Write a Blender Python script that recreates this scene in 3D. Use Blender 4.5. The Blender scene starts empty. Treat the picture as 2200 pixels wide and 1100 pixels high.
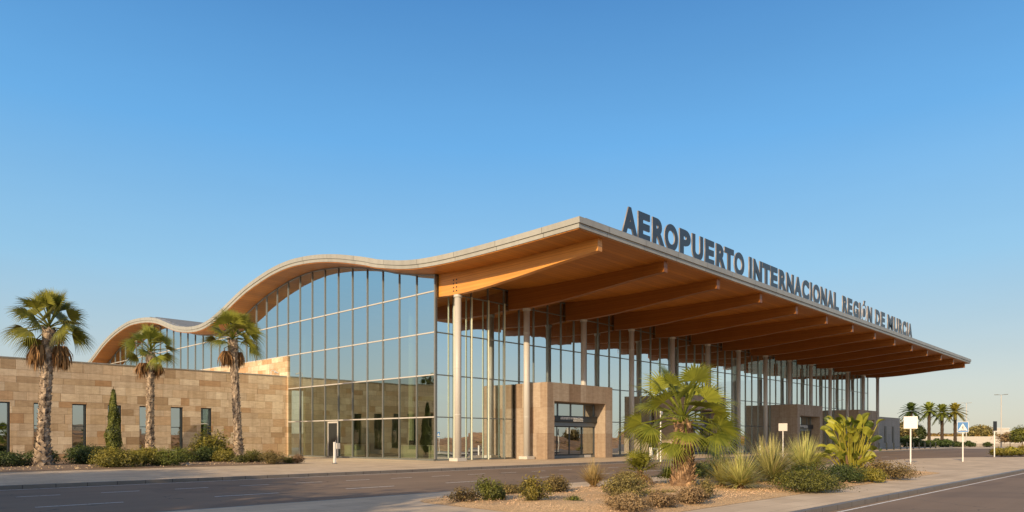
import bpy, bmesh, math, random
from mathutils import Vector, Matrix, noise
random.seed(7)
sc = bpy.context.scene
COL = sc.collection
R = math.radians
TH = R(43.81)
CT, ST = math.cos(TH), math.sin(TH)
FPX = 1513.7

def along(px, d):
    """ground point at distance d along the view axis in the direction of photo column px"""
    r = (px - 1100) / FPX * d
    return d * CT + r * ST, d * ST - r * CT

# ------------------------------------------------------------------ mesh helpers
class MB:
    def __init__(s): s.v = []; s.f = []; s.c = []; s.use_c = False
    def face(s, pts, c=None):
        n = len(s.v); s.v += [tuple(p) for p in pts]; s.f.append(tuple(range(n, n + len(pts))))
        s.c += [1.0 if c is None else c] * len(pts)
        if c is not None: s.use_c = True
    def box(s, a, b):
        x0, y0, z0 = a; x1, y1, z1 = b
        n = len(s.v)
        s.v += [(x0,y0,z0),(x1,y0,z0),(x1,y1,z0),(x0,y1,z0),(x0,y0,z1),(x1,y0,z1),(x1,y1,z1),(x0,y1,z1)]
        s.f += [tuple(n+i for i in q) for q in ((0,3,2,1),(4,5,6,7),(0,1,5,4),(1,2,6,5),(2,3,7,6),(3,0,4,7))]
        s.c += [1.0]*8
        return s
    def tube(s, pts, rad, seg=8, c=1.0, cap=True):
        pts = [Vector(p) for p in pts]
        if not isinstance(rad, (list, tuple)): rad = [rad]*len(pts)
        n0 = len(s.v)
        for i, p in enumerate(pts):
            t = (pts[min(i+1, len(pts)-1)] - pts[max(i-1, 0)]).normalized()
            a = Vector((1,0,0)) if abs(t.x) < .8 else Vector((0,1,0))
            u = t.cross(a).normalized(); w = t.cross(u)
            for k in range(seg):
                an = 2*math.pi*k/seg
                s.v.append(tuple(p + (u*math.cos(an) + w*math.sin(an))*rad[i])); s.c.append(c)
        for i in range(len(pts)-1):
            for k in range(seg):
                a = n0+i*seg+k; b = n0+i*seg+(k+1) % seg
                s.f.append((a, b, b+seg, a+seg))
        if cap:
            s.f.append(tuple(n0+k for k in range(seg))[::-1])
            s.f.append(tuple(n0+(len(pts)-1)*seg+k for k in range(seg)))
        return s
    def prism(s, poly, z0, z1):
        n = len(s.v); m = len(poly)
        s.v += [(x,y,z0) for x,y in poly] + [(x,y,z1) for x,y in poly]; s.c += [1.0]*(2*m)
        s.f.append(tuple(range(n+m, n+2*m))); s.f.append(tuple(range(n, n+m))[::-1])
        for i in range(m):
            j = (i+1) % m
            s.f.append((n+i, n+j, n+m+j, n+m+i))
        return s
    def build(s, name, mat, parent=None, smooth=False, bevel=0):
        me = bpy.data.meshes.new(name)
        me.from_pydata(s.v, [], s.f)
        if s.use_c or any(c != 1.0 for c in s.c[:50]):
            at = me.attributes.new('tint', 'FLOAT', 'POINT')
            at.data.foreach_set('value', s.c)
        me.materials.append(mat)
        if smooth: me.polygons.foreach_set('use_smooth', [True]*len(me.polygons))
        me.update()
        o = bpy.data.objects.new(name, me); COL.objects.link(o)
        if parent is not None: o.parent = parent
        if bevel:
            m = o.modifiers.new('bevel', 'BEVEL'); m.width = bevel; m.segments = 2; m.limit_method = 'ANGLE'
        return o

def tag(o, label=None, cat=None, group=None, kind=None):
    if label: o['label'] = label
    if cat: o['category'] = cat
    if group: o['group'] = group
    if kind: o['kind'] = kind
    return o
def thing(name, label, cat, loc=(0,0,0), rz=0, group=None, scale=1):
    o = bpy.data.objects.new(name, None); COL.objects.link(o)
    o.location = loc; o.rotation_euler = (0,0,rz); o.scale = (scale,)*3 if not isinstance(scale, tuple) else scale
    o.empty_display_size = .2
    return tag(o, label, cat, group)
def dup(root, loc, rz=0, label=None, scale=None, group=None):
    r = root.copy(); COL.objects.link(r); r.location = loc; r.rotation_euler = (0,0,rz)
    if scale is not None: r.scale = (scale,)*3 if not isinstance(scale, tuple) else scale
    if label: r['label'] = label
    if group: r['group'] = group
    for ch in list(root.children):
        c = ch.copy(); COL.objects.link(c); c.parent = r
        for g in ch.children:
            d = g.copy(); COL.objects.link(d); d.parent = c
    return r

# ------------------------------------------------------------------ materials
def nt(name):
    m = bpy.data.materials.new(name); m.use_nodes = True
    n = m.node_tree.nodes; l = m.node_tree.links
    return m, n, l, n['Principled BSDF'], n['Material Output']
def N(n, t, **k):
    x = n.new(t)
    for a, b in k.items(): setattr(x, a, b)
    return x
def math_(n, l, op, a, b=None, c=None):
    x = n.new('ShaderNodeMath'); x.operation = op
    for i, v in enumerate((a, b, c)):
        if v is None: continue
        if isinstance(v, (int, float)): x.inputs[i].default_value = v
        else: l.new(v, x.inputs[i])
    return x.outputs[0]
def mixc(n, l, fac, a, b, mode='MIX'):
    x = n.new('ShaderNodeMix'); x.data_type = 'RGBA'; x.blend_type = mode
    for i, v in ((0, fac), (6, a), (7, b)):
        if isinstance(v, (int, float)): x.inputs[i].default_value = v
        elif isinstance(v, tuple): x.inputs[i].default_value = (*v, 1)
        else: l.new(v, x.inputs[i])
    return x.outputs[2]
def noise_(n, l, scale, detail=4, vec=None, rough=.55):
    x = N(n, 'ShaderNodeTexNoise'); x.inputs['Scale'].default_value = scale; x.inputs['Detail'].default_value = detail
    x.inputs['Roughness'].default_value = rough
    if vec is not None: l.new(vec, x.inputs['Vector'])
    return x.outputs['Fac']
def ramp(n, l, fac, stops):
    x = N(n, 'ShaderNodeValToRGB'); e = x.color_ramp.elements
    while len(e) < len(stops): e.new(.5)
    for i, (p, c) in enumerate(stops): e[i].position = p; e[i].color = (*c, 1) if len(c) == 3 else c
    l.new(fac, x.inputs[0]); return x.outputs[0]
def bump(n, l, h, b, strength=.3, dist=.02):
    x = N(n, 'ShaderNodeBump'); x.inputs['Strength'].default_value = strength; x.inputs['Distance'].default_value = dist
    l.new(h, x.inputs['Height']); l.new(x.outputs[0], b.inputs['Normal'])
def worldpos(n): return N(n, 'ShaderNodeNewGeometry').outputs['Position']

def m_simple(name, col, rough=.5, metal=0, var=.12, scale=3, bumpy=0):
    m, n, l, b, o = nt(name)
    p = worldpos(n)
    f = noise_(n, l, scale, 5, p)
    c = mixc(n, l, f, tuple(v*(1-var) for v in col), tuple(min(1, v*(1+var)) for v in col))
    l.new(c, b.inputs['Base Color']); b.inputs['Roughness'].default_value = rough; b.inputs['Metallic'].default_value = metal
    if bumpy: bump(n, l, noise_(n, l, scale*20, 4, p), b, bumpy, .01)
    return m

def m_panel(name, col, sp=3.9, jw=.010):
    m, n, l, b, o = nt(name)
    sep = N(n, 'ShaderNodeSeparateXYZ'); l.new(worldpos(n), sep.inputs[0])
    u = math_(n, l, 'ADD', sep.outputs[0], sep.outputs[1])
    fr = math_(n, l, 'FRACT', math_(n, l, 'DIVIDE', u, sp))
    j = math_(n, l, 'GREATER_THAN', fr, jw)
    w = N(n, 'ShaderNodeTexWhiteNoise'); w.noise_dimensions = '1D'; l.new(math_(n, l, 'FLOOR', math_(n, l, 'DIVIDE', u, sp)), w.inputs['W'])
    c = mixc(n, l, w.outputs['Value'], tuple(v*.93 for v in col), tuple(v*1.06 for v in col))
    mp = N(n, 'ShaderNodeMapping'); mp.inputs['Scale'].default_value = (1.5, 1.5, .4); l.new(worldpos(n), mp.inputs[0])
    c = mixc(n, l, .4, c, ramp(n, l, noise_(n, l, 1.2, 6, mp.outputs[0]), [(.35, (.72,.70,.67)), (.6, (1,1,1))]), 'MULTIPLY')
    c = mixc(n, l, 1.0, c, mixc(n, l, j, (.35,.33,.3), (1,1,1)), 'MULTIPLY')
    l.new(c, b.inputs['Base Color']); b.inputs['Roughness'].default_value = .42
    return m

def m_stone(name, cols, rowh=.56, tone=1.0):
    m, n, l, b, o = nt(name)
    sep = N(n, 'ShaderNodeSeparateXYZ'); l.new(worldpos(n), sep.inputs[0])
    u = math_(n, l, 'ADD', sep.outputs[0], sep.outputs[1])
    z = sep.outputs[2]
    zw = math_(n, l, 'ADD', z, math_(n, l, 'MULTIPLY', math_(n, l, 'SINE', math_(n, l, 'MULTIPLY', z, 3.1)), .09))
    zr = math_(n, l, 'DIVIDE', zw, rowh); row = math_(n, l, 'FLOOR', zr)
    w1 = N(n, 'ShaderNodeTexWhiteNoise'); w1.noise_dimensions = '1D'; l.new(row, w1.inputs['W'])
    w2 = N(n, 'ShaderNodeTexWhiteNoise'); w2.noise_dimensions = '1D'; l.new(math_(n, l, 'ADD', row, 37.3), w2.inputs['W'])
    ln = math_(n, l, 'MULTIPLY_ADD', w2.outputs['Value'], .75, .95)
    # stretch cells irregularly along the course
    wob = math_(n, l, 'MULTIPLY', math_(n, l, 'SINE', math_(n, l, 'ADD', math_(n, l, 'MULTIPLY', u, 1.7), math_(n, l, 'MULTIPLY', row, 2.4))), .35)
    uu = math_(n, l, 'DIVIDE', math_(n, l, 'ADD', math_(n, l, 'MULTIPLY_ADD', w1.outputs['Value'], 13.0, u), wob), ln)
    cell = math_(n, l, 'FLOOR', uu)
    cmb = N(n, 'ShaderNodeCombineXYZ'); l.new(cell, cmb.inputs[0]); l.new(row, cmb.inputs[1])
    w3 = N(n, 'ShaderNodeTexWhiteNoise'); w3.noise_dimensions = '2D'; l.new(cmb.outputs[0], w3.inputs['Vector'])
    base = ramp(n, l, w3.outputs['Value'], [(i/(len(cols)-1), tuple(v*tone for v in c)) for i, c in enumerate(cols)])
    mp = N(n, 'ShaderNodeMapping'); mp.inputs['Scale'].default_value = (1, 1, 3); l.new(worldpos(n), mp.inputs[0])
    f1 = noise_(n, l, 2.2, 8, mp.outputs[0], .65); f2 = noise_(n, l, 14, 6, mp.outputs[0], .7)
    base = mixc(n, l, .55, base, ramp(n, l, f1, [(.3, (.55,.48,.41)), (.7, (1,1,.97))]), 'MULTIPLY')
    base = mixc(n, l, .35, base, ramp(n, l, f2, [(.35, (.62,.53,.44)), (.6, (1,1,1))]), 'MULTIPLY')
    fu = math_(n, l, 'FRACT', uu); fz = math_(n, l, 'FRACT', zr)
    eu = math_(n, l, 'MULTIPLY', math_(n, l, 'MINIMUM', fu, math_(n, l, 'SUBTRACT', 1.0, fu)), ln)
    ez = math_(n, l, 'MULTIPLY', math_(n, l, 'MINIMUM', fz, math_(n, l, 'SUBTRACT', 1.0, fz)), rowh)
    e = math_(n, l, 'MINIMUM', eu, ez)
    j = math_(n, l, 'SMOOTH_MIN', math_(n, l, 'DIVIDE', e, .016), 1.0, .1)
    mp2 = N(n, 'ShaderNodeMapping'); mp2.inputs['Scale'].default_value = (2.2, 2.2, .16); l.new(worldpos(n), mp2.inputs[0])
    stn = ramp(n, l, noise_(n, l, 1.0, 6, mp2.outputs[0], .65), [(.38, (.70,.66,.62)), (.56, (1,1,1))]); base = mixc(n, l, .45, base, stn, 'MULTIPLY')
    jc = mixc(n, l, j, tuple(v*.38 for v in cols[0]), (1,1,1))
    base = mixc(n, l, 1.0, base, mixc(n, l, j, (.5,.44,.38), (1,1,1)), 'MULTIPLY')
    l.new(base, b.inputs['Base Color']); b.inputs['Roughness'].default_value = .85
    h = math_(n, l, 'ADD', math_(n, l, 'MULTIPLY', j, .6), math_(n, l, 'ADD', math_(n, l, 'MULTIPLY', f2, .5), math_(n, l, 'MULTIPLY', w3.outputs['Value'], .25)))
    bump(n, l, h, b, .5, .03)
    return m

def m_wood(name, col, axis=1, plank=.14, streak=.3, rough=.45, joints=True):
    """planks/laminations: axis = direction of grain (0 x, 1 y)"""
    m, n, l, b, o = nt(name)
    sep = N(n, 'ShaderNodeSeparateXYZ'); l.new(worldpos(n), sep.inputs[0])
    across = sep.outputs[1] if axis == 0 else sep.outputs[2]
    q = math_(n, l, 'DIVIDE', across, plank); idx = math_(n, l, 'FLOOR', q)
    w = N(n, 'ShaderNodeTexWhiteNoise'); w.noise_dimensions = '1D'; l.new(idx, w.inputs['W'])
    mp = N(n, 'ShaderNodeMapping'); mp.inputs['Scale'].default_value = (.5, 9, 9) if axis == 0 else (9, .5, 9)
    l.new(worldpos(n), mp.inputs[0])
    g = noise_(n, l, 1.6, 6, mp.outputs[0], .6)
    g2 = noise_(n, l, .35, 3, worldpos(n))
    c = mixc(n, l, g, tuple(v*(1-streak) for v in col), tuple(min(1, v*(1+streak)) for v in col))
    c = mixc(n, l, .45, c, ramp(n, l, w.outputs['Value'], [(0, (.50,.42,.36)), (1, (1,1,1))]), 'MULTIPLY')
    c = mixc(n, l, .4, c, ramp(n, l, g2, [(.3, (.7,.64,.6)), (.7, (1,1,1))]), 'MULTIPLY')
    if joints:
        fr = math_(n, l, 'FRACT', q)
        j = math_(n, l, 'GREATER_THAN', fr, .07)
        c = mixc(n, l, .7, c, mixc(n, l, j, (.35,.3,.28), (1,1,1)), 'MULTIPLY')
    l.new(c, b.inputs['Base Color']); b.inputs['Roughness'].default_value = rough
    bump(n, l, g, b, .15, .01)
    return m

XG = 33.2
def m_glass(name, tint, refl_col, base=.42, rough=.0, cell=(1.7815,), fw=.4):
    m, n, l, b, o = nt(name)
    n.remove(b)
    tr = N(n, 'ShaderNodeBsdfTransparent'); tr.inputs[0].default_value = (*tint, 1)
    gl = N(n, 'ShaderNodeBsdfGlossy'); gl.inputs[0].default_value = (*refl_col, 1); gl.inputs['Roughness'].default_value = rough
    lw = N(n, 'ShaderNodeLayerWeight'); lw.inputs[0].default_value = fw
    f = math_(n, l, 'MULTIPLY_ADD', lw.outputs['Fresnel'], 1-base, base)
    mx = N(n, 'ShaderNodeMixShader'); l.new(f, mx.inputs[0]); l.new(tr.outputs[0], mx.inputs[1]); l.new(gl.outputs[0], mx.inputs[2])
    # slight unevenness of each large pane
    bn = N(n, 'ShaderNodeBump'); bn.inputs['Strength'].default_value = .035; bn.inputs['Distance'].default_value = .12
    l.new(noise_(n, l, .45, 2, worldpos(n)), bn.inputs['Height'])
    sp = N(n, 'ShaderNodeSeparateXYZ'); l.new(worldpos(n), sp.inputs[0]); cb = N(n, 'ShaderNodeCombineXYZ')
    l.new(math_(n, l, 'FLOOR', math_(n, l, 'DIVIDE', math_(n, l, 'SUBTRACT', sp.outputs[0], XG-.3), cell[0])), cb.inputs[0])
    l.new(math_(n, l, 'FLOOR', math_(n, l, 'DIVIDE', math_(n, l, 'SUBTRACT', sp.outputs[1], 39.6-.001), 2.13)), cb.inputs[1])
    l.new(math_(n, l, 'FLOOR', math_(n, l, 'DIVIDE', math_(n, l, 'SUBTRACT', sp.outputs[2], .15), 3.08)), cb.inputs[2])
    wn = N(n, 'ShaderNodeTexWhiteNoise'); wn.noise_dimensions = '3D'; l.new(cb.outputs[0], wn.inputs['Vector'])
    v1 = N(n, 'ShaderNodeVectorMath'); v1.operation = 'SUBTRACT'; l.new(wn.outputs['Color'], v1.inputs[0]); v1.inputs[1].default_value = (.5,.5,.5)
    v2 = N(n, 'ShaderNodeVectorMath'); v2.operation = 'SCALE'; l.new(v1.outputs[0], v2.inputs[0]); v2.inputs['Scale'].default_value = .012
    v3 = N(n, 'ShaderNodeVectorMath'); v3.operation = 'ADD'; l.new(v2.outputs[0], v3.inputs[0]); l.new(bn.outputs[0], v3.inputs[1])
    v4 = N(n, 'ShaderNodeVectorMath'); v4.operation = 'NORMALIZE'; l.new(v3.outputs[0], v4.inputs[0]); l.new(v4.outputs[0], gl.inputs['Normal'])
    l.new(mx.outputs[0], o.inputs[0])
    return m

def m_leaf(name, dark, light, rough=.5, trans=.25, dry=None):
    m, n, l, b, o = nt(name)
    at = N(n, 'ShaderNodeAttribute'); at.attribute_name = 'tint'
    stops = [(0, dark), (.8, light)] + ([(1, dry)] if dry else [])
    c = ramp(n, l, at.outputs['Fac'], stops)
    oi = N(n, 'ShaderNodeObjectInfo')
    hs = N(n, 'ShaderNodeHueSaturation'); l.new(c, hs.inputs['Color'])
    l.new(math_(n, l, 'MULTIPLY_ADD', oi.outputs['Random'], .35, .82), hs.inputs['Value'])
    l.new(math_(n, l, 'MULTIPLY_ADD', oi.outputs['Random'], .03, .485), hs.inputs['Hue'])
    l.new(hs.outputs[0], b.inputs['Base Color']); b.inputs['Roughness'].default_value = rough
    t = N(n, 'ShaderNodeBsdfTranslucent'); l.new(hs.outputs[0], t.inputs[0])
    mx = N(n, 'ShaderNodeMixShader'); mx.inputs[0].default_value = trans
    l.new(b.outputs[0], mx.inputs[1]); l.new(t.outputs[0], mx.inputs[2]); l.new(mx.outputs[0], o.inputs[0])
    return m

def m_asphalt():
    m, n, l, b, o = nt('asphalt')
    p = worldpos(n)
    a = noise_(n, l, 60, 6, p, .8); c = noise_(n, l, .25, 5, p); 
    mp = N(n, 'ShaderNodeMapping'); mp.inputs['Scale'].default_value = (.04, .9, 1); l.new(p, mp.inputs[0])
    t = noise_(n, l, 1.0, 4, mp.outputs[0])
    col = mixc(n, l, a, (.175,.124,.082), (.39,.275,.178))
    col = mixc(n, l, .5, col, ramp(n, l, c, [(.3, (.62,.62,.64)), (.7, (1,1,1))]), 'MULTIPLY')
    col = mixc(n, l, .5, col, ramp(n, l, t, [(.35, (.68,.67,.66)), (.65, (1,1,1))]), 'MULTIPLY')
    pv = N(n, 'ShaderNodeTexVoronoi'); pv.feature = 'DISTANCE_TO_EDGE'; pv.inputs['Scale'].default_value = .22
    wv = N(n, 'ShaderNodeVectorMath'); wv.operation = 'ADD'; ns = N(n, 'ShaderNodeTexNoise'); ns.inputs['Scale'].default_value = .9; ns.inputs['Detail'].default_value = 6; l.new(p, ns.inputs['Vector'])
    l.new(p, wv.inputs[0]); l.new(ns.outputs['Color'], wv.inputs[1]); l.new(wv.outputs[0], pv.inputs['Vector'])
    ck = math_(n, l, 'LESS_THAN', pv.outputs['Distance'], .0035)
    col = mixc(n, l, math_(n, l, 'MULTIPLY', ck, .5), col, (.04,.035,.03))
    pa = ramp(n, l, noise_(n, l, .13, 2, p), [(.56, (1,1,1)), (.575, (.80,.80,.82))]); col = mixc(n, l, .8, col, pa, 'MULTIPLY')
    l.new(col, b.inputs['Base Color']); b.inputs['Roughness'].default_value = .82
    bump(n, l, a, b, .35, .008)
    return m
def m_paving(name='paving', px=.8, py=.8, c1=(.64,.50,.33), c2=(.75,.60,.41)):
    m, n, l, b, o = nt(name)
    p = worldpos(n)
    br = N(n, 'ShaderNodeTexBrick'); l.new(p, br.inputs['Vector']); br.offset = .5
    br.inputs['Scale'].default_value = 1; br.inputs['Brick Width'].default_value = px; br.inputs['Row Height'].default_value = py
    br.inputs['Mortar Size'].default_value = .008; br.inputs['Mortar Smooth'].default_value = .3
    br.inputs['Color1'].default_value = (*c1, 1); br.inputs['Color2'].default_value = (*c2, 1); br.inputs['Mortar'].default_value = (*(v*.55 for v in c1), 1)
    a = noise_(n, l, .5, 6, p, .6); d = noise_(n, l, 40, 5, p, .7)
    col = mixc(n, l, .6, br.outputs[0], ramp(n, l, a, [(.3, (.66,.64,.62)), (.65, (1,1,1))]), 'MULTIPLY')
    col = mixc(n, l, .35, col, ramp(n, l, d, [(.3, (.6,.6,.6)), (.6, (1,1,1))]), 'MULTIPLY')
    l.new(col, b.inputs['Base Color']); b.inputs['Roughness'].default_value = .8
    bump(n, l, math_(n, l, 'ADD', br.outputs['Fac'], math_(n, l, 'MULTIPLY', d, -.4)), b, -.3, .008)
    return m
def m_ground(name, a, b_, scale, peb=45, strength=.6):
    m, n, l, b, o = nt(name)
    p = worldpos(n)
    v = N(n, 'ShaderNodeTexVoronoi'); v.inputs['Scale'].default_value = peb; l.new(p, v.inputs['Vector'])
    f = noise_(n, l, scale, 6, p, .6)
    c = mixc(n, l, f, a, b_)
    hs = N(n, 'ShaderNodeSeparateColor'); l.new(v.outputs['Color'], hs.inputs[0])
    c = mixc(n, l, .7, c, ramp(n, l, hs.outputs[0], [(0, (.45,.4,.36)), (.6, (1,.97,.93)), (1, (1.35,1.3,1.25))]), 'MULTIPLY')
    l.new(c, b.inputs['Base Color']); b.inputs['Roughness'].default_value = .9
    bump(n, l, v.outputs['Distance'], b, strength, .025)
    return m

def m_paint():
    m, n, l, b, o = nt('road_paint')
    p = worldpos(n)
    f = noise_(n, l, 9, 6, p, .75)
    c = ramp(n, l, f, [(.36, (.22,.2,.18)), (.46, (.82,.8,.75))])
    l.new(c, b.inputs['Base Color']); b.inputs['Roughness'].default_value = .7
    return m
def m_trunk(name, light, dark, scale=7):
    m, n, l, b, o = nt(name)
    tc = N(n, 'ShaderNodeTexCoord'); mp = N(n, 'ShaderNodeMapping'); mp.inputs['Scale'].default_value = (1,1,1.6); l.new(tc.outputs['Object'], mp.inputs[0])
    f = noise_(n, l, scale, 6, mp.outputs[0], .7)
    at = N(n, 'ShaderNodeAttribute'); at.attribute_name = 'tint'
    g = math_(n, l, 'MULTIPLY', math_(n, l, 'ADD', f, at.outputs['Fac']), .5)
    c = ramp(n, l, g, [(.3, dark), (.5, tuple((a+d)/2*.8 for a, d in zip(light, dark))), (.72, light)])
    l.new(c, b.inputs['Base Color']); b.inputs['Roughness'].default_value = .9
    bump(n, l, f, b, .8, .05)
    return m

STC = [(.48,.34,.20), (.72,.55,.35), (.66,.52,.36), (.92,.78,.57), (.56,.35,.18), (.80,.63,.43), (.70,.57,.41), (.88,.72,.50)]
M = dict(
    stone=m_stone('sandstone_blocks', STC),
    portal_lit=m_stone('lit_portal_sandstone', [(.40,.33,.26), (.44,.37,.30), (.42,.34,.27), (.46,.39,.31)], 2.25),  # missing light under the canopy put into this lighter copy of the stone
    portal=m_stone('portal_sandstone', [(.33,.24,.165), (.46,.37,.28), (.40,.31,.23), (.52,.44,.35), (.37,.26,.175), (.48,.40,.31)], 2.05),
    annexst=m_stone('pale_stone', [(.40,.37,.33), (.44,.41,.37), (.42,.39,.35)], 2.5),
    fascia=m_panel('fascia_metal', (.36,.355,.315)),
    roofm=m_simple('roof_metal', (.36,.36,.36), .4, .3, .1, .6),
    soffit=m_wood('soffit_planks', (.52,.20,.026), 0, .42, .28),
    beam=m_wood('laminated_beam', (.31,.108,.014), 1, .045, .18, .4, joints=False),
    beam_sun=m_wood('sunlit_laminated_beam', (.76,.35,.075), 1, .06, .16, .4, joints=False),  # sunlight on the first beam put into a lighter copy of the wood
    column=m_simple('column_paint', (.50,.48,.44), .45, 0, .06, .7),
    base=m_simple('pale_concrete', (.55,.52,.46), .8, 0, .1, 3, .2),
    mull=m_simple('mullion_metal', (.26,.26,.25), .35, .4, .06),
    mull_d=m_simple('shade_tone_mullion_metal', (.20,.22,.21), .35, .4, .1),  # same metal as the gable's, front shade put into a darker copy
    post=m_simple('steel_post_paint', (.58,.61,.47), .5, 0, .06),
    dark=m_simple('dark_metal', (.035,.042,.045), .4, .3, .15),
    grey=m_simple('grey_metal', (.16,.18,.19), .4, .4, .1),
    white=m_simple('white_paint', (.74,.72,.68), .5, 0, .05),
    glass=m_glass('facade_glass', (.52,.64,.55), (.86,.98,1.0), .64),
    glassl=m_glass('lower_glass', (.62,.68,.56), (.82,.93,.88), .36, fw=.25),
    glassf=m_glass('front_glass', (.50,.60,.50), (.90,1.0,1.03), .76, fw=.4),
    glassw=m_glass('window_glass', (.25,.3,.3), (.8,.88,.9), .55),
    floor=m_simple('interior_floor', (.22,.21,.18), .3, 0, .1),
    inwall=m_simple('interior_wall', (.30,.29,.19), .8, 0, .12, .3),
    asphalt=m_asphalt(), paving=m_paving(), paving2=m_paving('verge_paving', 1.2, .6, (.67,.525,.35), (.78,.62,.425)),
    kerb=m_panel('kerb_stone', (.22,.19,.16), 1.0, .03), paint=m_paint(),
    gravel=m_ground('gravel', (.62,.40,.19), (.84,.60,.33), 1.2, 34, .7),
    soil=m_ground('planting_soil', (.20,.14,.09), (.34,.24,.15), .8, 22, .8),
    earth=m_ground('dry_earth', (.28,.20,.11), (.40,.30,.17), .05, 2, .3),
    bank=m_ground('bank_earth', (.42,.20,.07), (.55,.30,.12), .08, 1.2, .6),
    letter=m_simple('letter_face', (.055,.068,.085), .35, .3, .1),
    letter_s=m_simple('letter_side', (.36,.33,.30), .4, .3, .1),  # sun on the letter edges put into this lighter side colour
    palm=m_leaf('palm_leaf', (.035,.06,.012), (.31,.33,.05), .42, .25),
    palmf=m_leaf('island_palm_leaf', (.035,.065,.010), (.32,.34,.045), .40, .3),
    skirt=m_leaf('dead_frond', (.10,.045,.018), (.33,.16,.07), .8, .15),
    trunk=m_trunk('palm_bark', (.62,.48,.34), (.045,.028,.018)),
    trunkf=m_trunk('island_palm_bark', (.56,.36,.20), (.09,.05,.028), 5),
    stem=m_simple('woody_stem', (.14,.09,.05), .9, 0, .3, 12, .3),
    sh_dark=m_leaf('dark_shrub_leaf', (.018,.035,.010), (.10,.14,.025), .5),
    sh_green=m_leaf('green_shrub_leaf', (.035,.05,.010), (.23,.24,.035), .5),
    sh_yel=m_leaf('yellow_shrub_leaf', (.06,.07,.010), (.42,.36,.05), .5),
    sh_olive=m_leaf('olive_shrub_leaf', (.06,.05,.018), (.34,.26,.08), .6, .2, (.26,.16,.06)),
    sh_dry=m_leaf('dry_shrub_leaf', (.09,.06,.03), (.42,.28,.14), .7, .15, (.36,.24,.13)),
    spiky=m_leaf('spiky_leaf', (.13,.15,.03), (.66,.62,.22), .5, .2, (.42,.33,.15)),
    tuft=m_leaf('tuft_leaf', (.22,.18,.06), (.70,.56,.22), .6, .25),
    paddle=m_leaf('paddle_leaf', (.05,.08,.010), (.46,.43,.06), .38, .35),
    scrub=m_leaf('far_scrub_leaf', (.12,.085,.025), (.42,.26,.07), .8, .1),
    blue=m_simple('sign_blue', (.02,.16,.42), .4, 0, .03),
    black=m_simple('sign_black', (.02,.02,.02), .5, 0, .03),
    orange=m_simple('emblem_orange', (.6,.22,.06), .5, 0, .03),
)

# ------------------------------------------------------------------ roof profile (y, z)
PROF = [(118.02,13.09),(113.24,13.61),(108.4,14.95),(103.89,15.97),(99.63,16.57),(96.3,16.72),(91.88,16.46),(88.34,15.93),(85.54,15.18),(82.87,14.46),(79.81,13.94),(76.91,13.74),(74.61,13.89),(72.41,14.28),(69.88,15.0),(67.46,15.75),(65.16,16.34),(62.61,16.82),(60.18,17.16),(57.56,17.32),(55.09,17.24),(52.18,16.94),(49.45,16.45),(47.39,16.0),(45.44,15.5),(44.03,15.12),(41.8,14.62),(39.69,14.28),(37.71,14.12),(35.83,14.04),(34.04,14.01),(31.45,14.0),(29.05,14.02),(26.83,14.05),(24.6,14.09)]
def cr(pts, n=5):
    out = []
    for i in range(len(pts)-1):
        p0 = pts[max(i-1,0)]; p1 = pts[i]; p2 = pts[i+1]; p3 = pts[min(i+2,len(pts)-1)]
        for k in range(n):
            t = k/n
            out.append(tuple(.5*((2*b)+(-a+c)*t+(2*a-5*b+4*c-d)*t*t+(-a+3*b-3*c+d)*t**3) for a,b,c,d in zip(p0,p1,p2,p3)))
    out.append(pts[-1]); return out
P = [p for p in PROF]
P[0] = (121.0, 11.3); P[1] = (113.6, 13.2)   # the wave runs down behind the stone wing
PR = cr(P, 4)
# light smoothing
for _ in range(4):
    PR = [PR[0]] + [(PR[i][0], (PR[i-1][1]+2*PR[i][1]+PR[i+1][1])/4) for i in range(1, len(PR)-1)] + [PR[-1]]
def offs(d):
    out = []
    for i, p in enumerate(PR):
        a = PR[max(i-1,0)]; b = PR[min(i+1,len(PR)-1)]
        ty, tz = b[0]-a[0], b[1]-a[1]; L = math.hypot(ty, tz)
        ny, nz = -tz/L, ty/L
        if nz < 0: ny, nz = -ny, -nz
        out.append((p[0]-ny*d, p[1]-nz*d))
    return out
def sweep(mb, d0, d1, x0, x1, ymin=None):
    a = offs(d0); b = offs(d1)
    if ymin is not None:
        a = [(max(p[0], ymin), p[1]) for p in a]; b = [(max(p[0], ymin), p[1]) for p in b]
    n0 = len(mb.v); k = len(a)
    for x in (x0, x1):
        mb.v += [(x,y,z) for y,z in a] + [(x,y,z) for y,z in b]
    mb.c += [1.0]*(4*k)
    A0, B0, A1, B1 = n0, n0+k, n0+2*k, n0+3*k
    for i in range(k-1):
        mb.f += [(A0+i, A0+i+1, A1+i+1, A1+i), (B0+i, B1+i, B1+i+1, B0+i+1),
                 (A0+i, B0+i, B0+i+1, A0+i+1), (A1+i, A1+i+1, B1+i+1, B1+i)]
    mb.f += [(A0+k-1, B0+k-1, B1+k-1, A1+k-1), (A0, A1, B1, B0)]
def zsoff(y, d=.64):
    pts = offs(d)
    for i in range(len(pts)-1):
        if pts[i+1][0] <= y <= pts[i][0]:
            t = (y-pts[i][0])/(pts[i+1][0]-pts[i][0]); return pts[i][1]+t*(pts[i+1][1]-pts[i][1])
    return pts[0][1] if y > pts[0][0] else pts[-1][1]

XR0, XR1 = 31.1, 130.0
XG, YG = 33.2, 39.6
XE = 129.4
YB = 61.0

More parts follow.
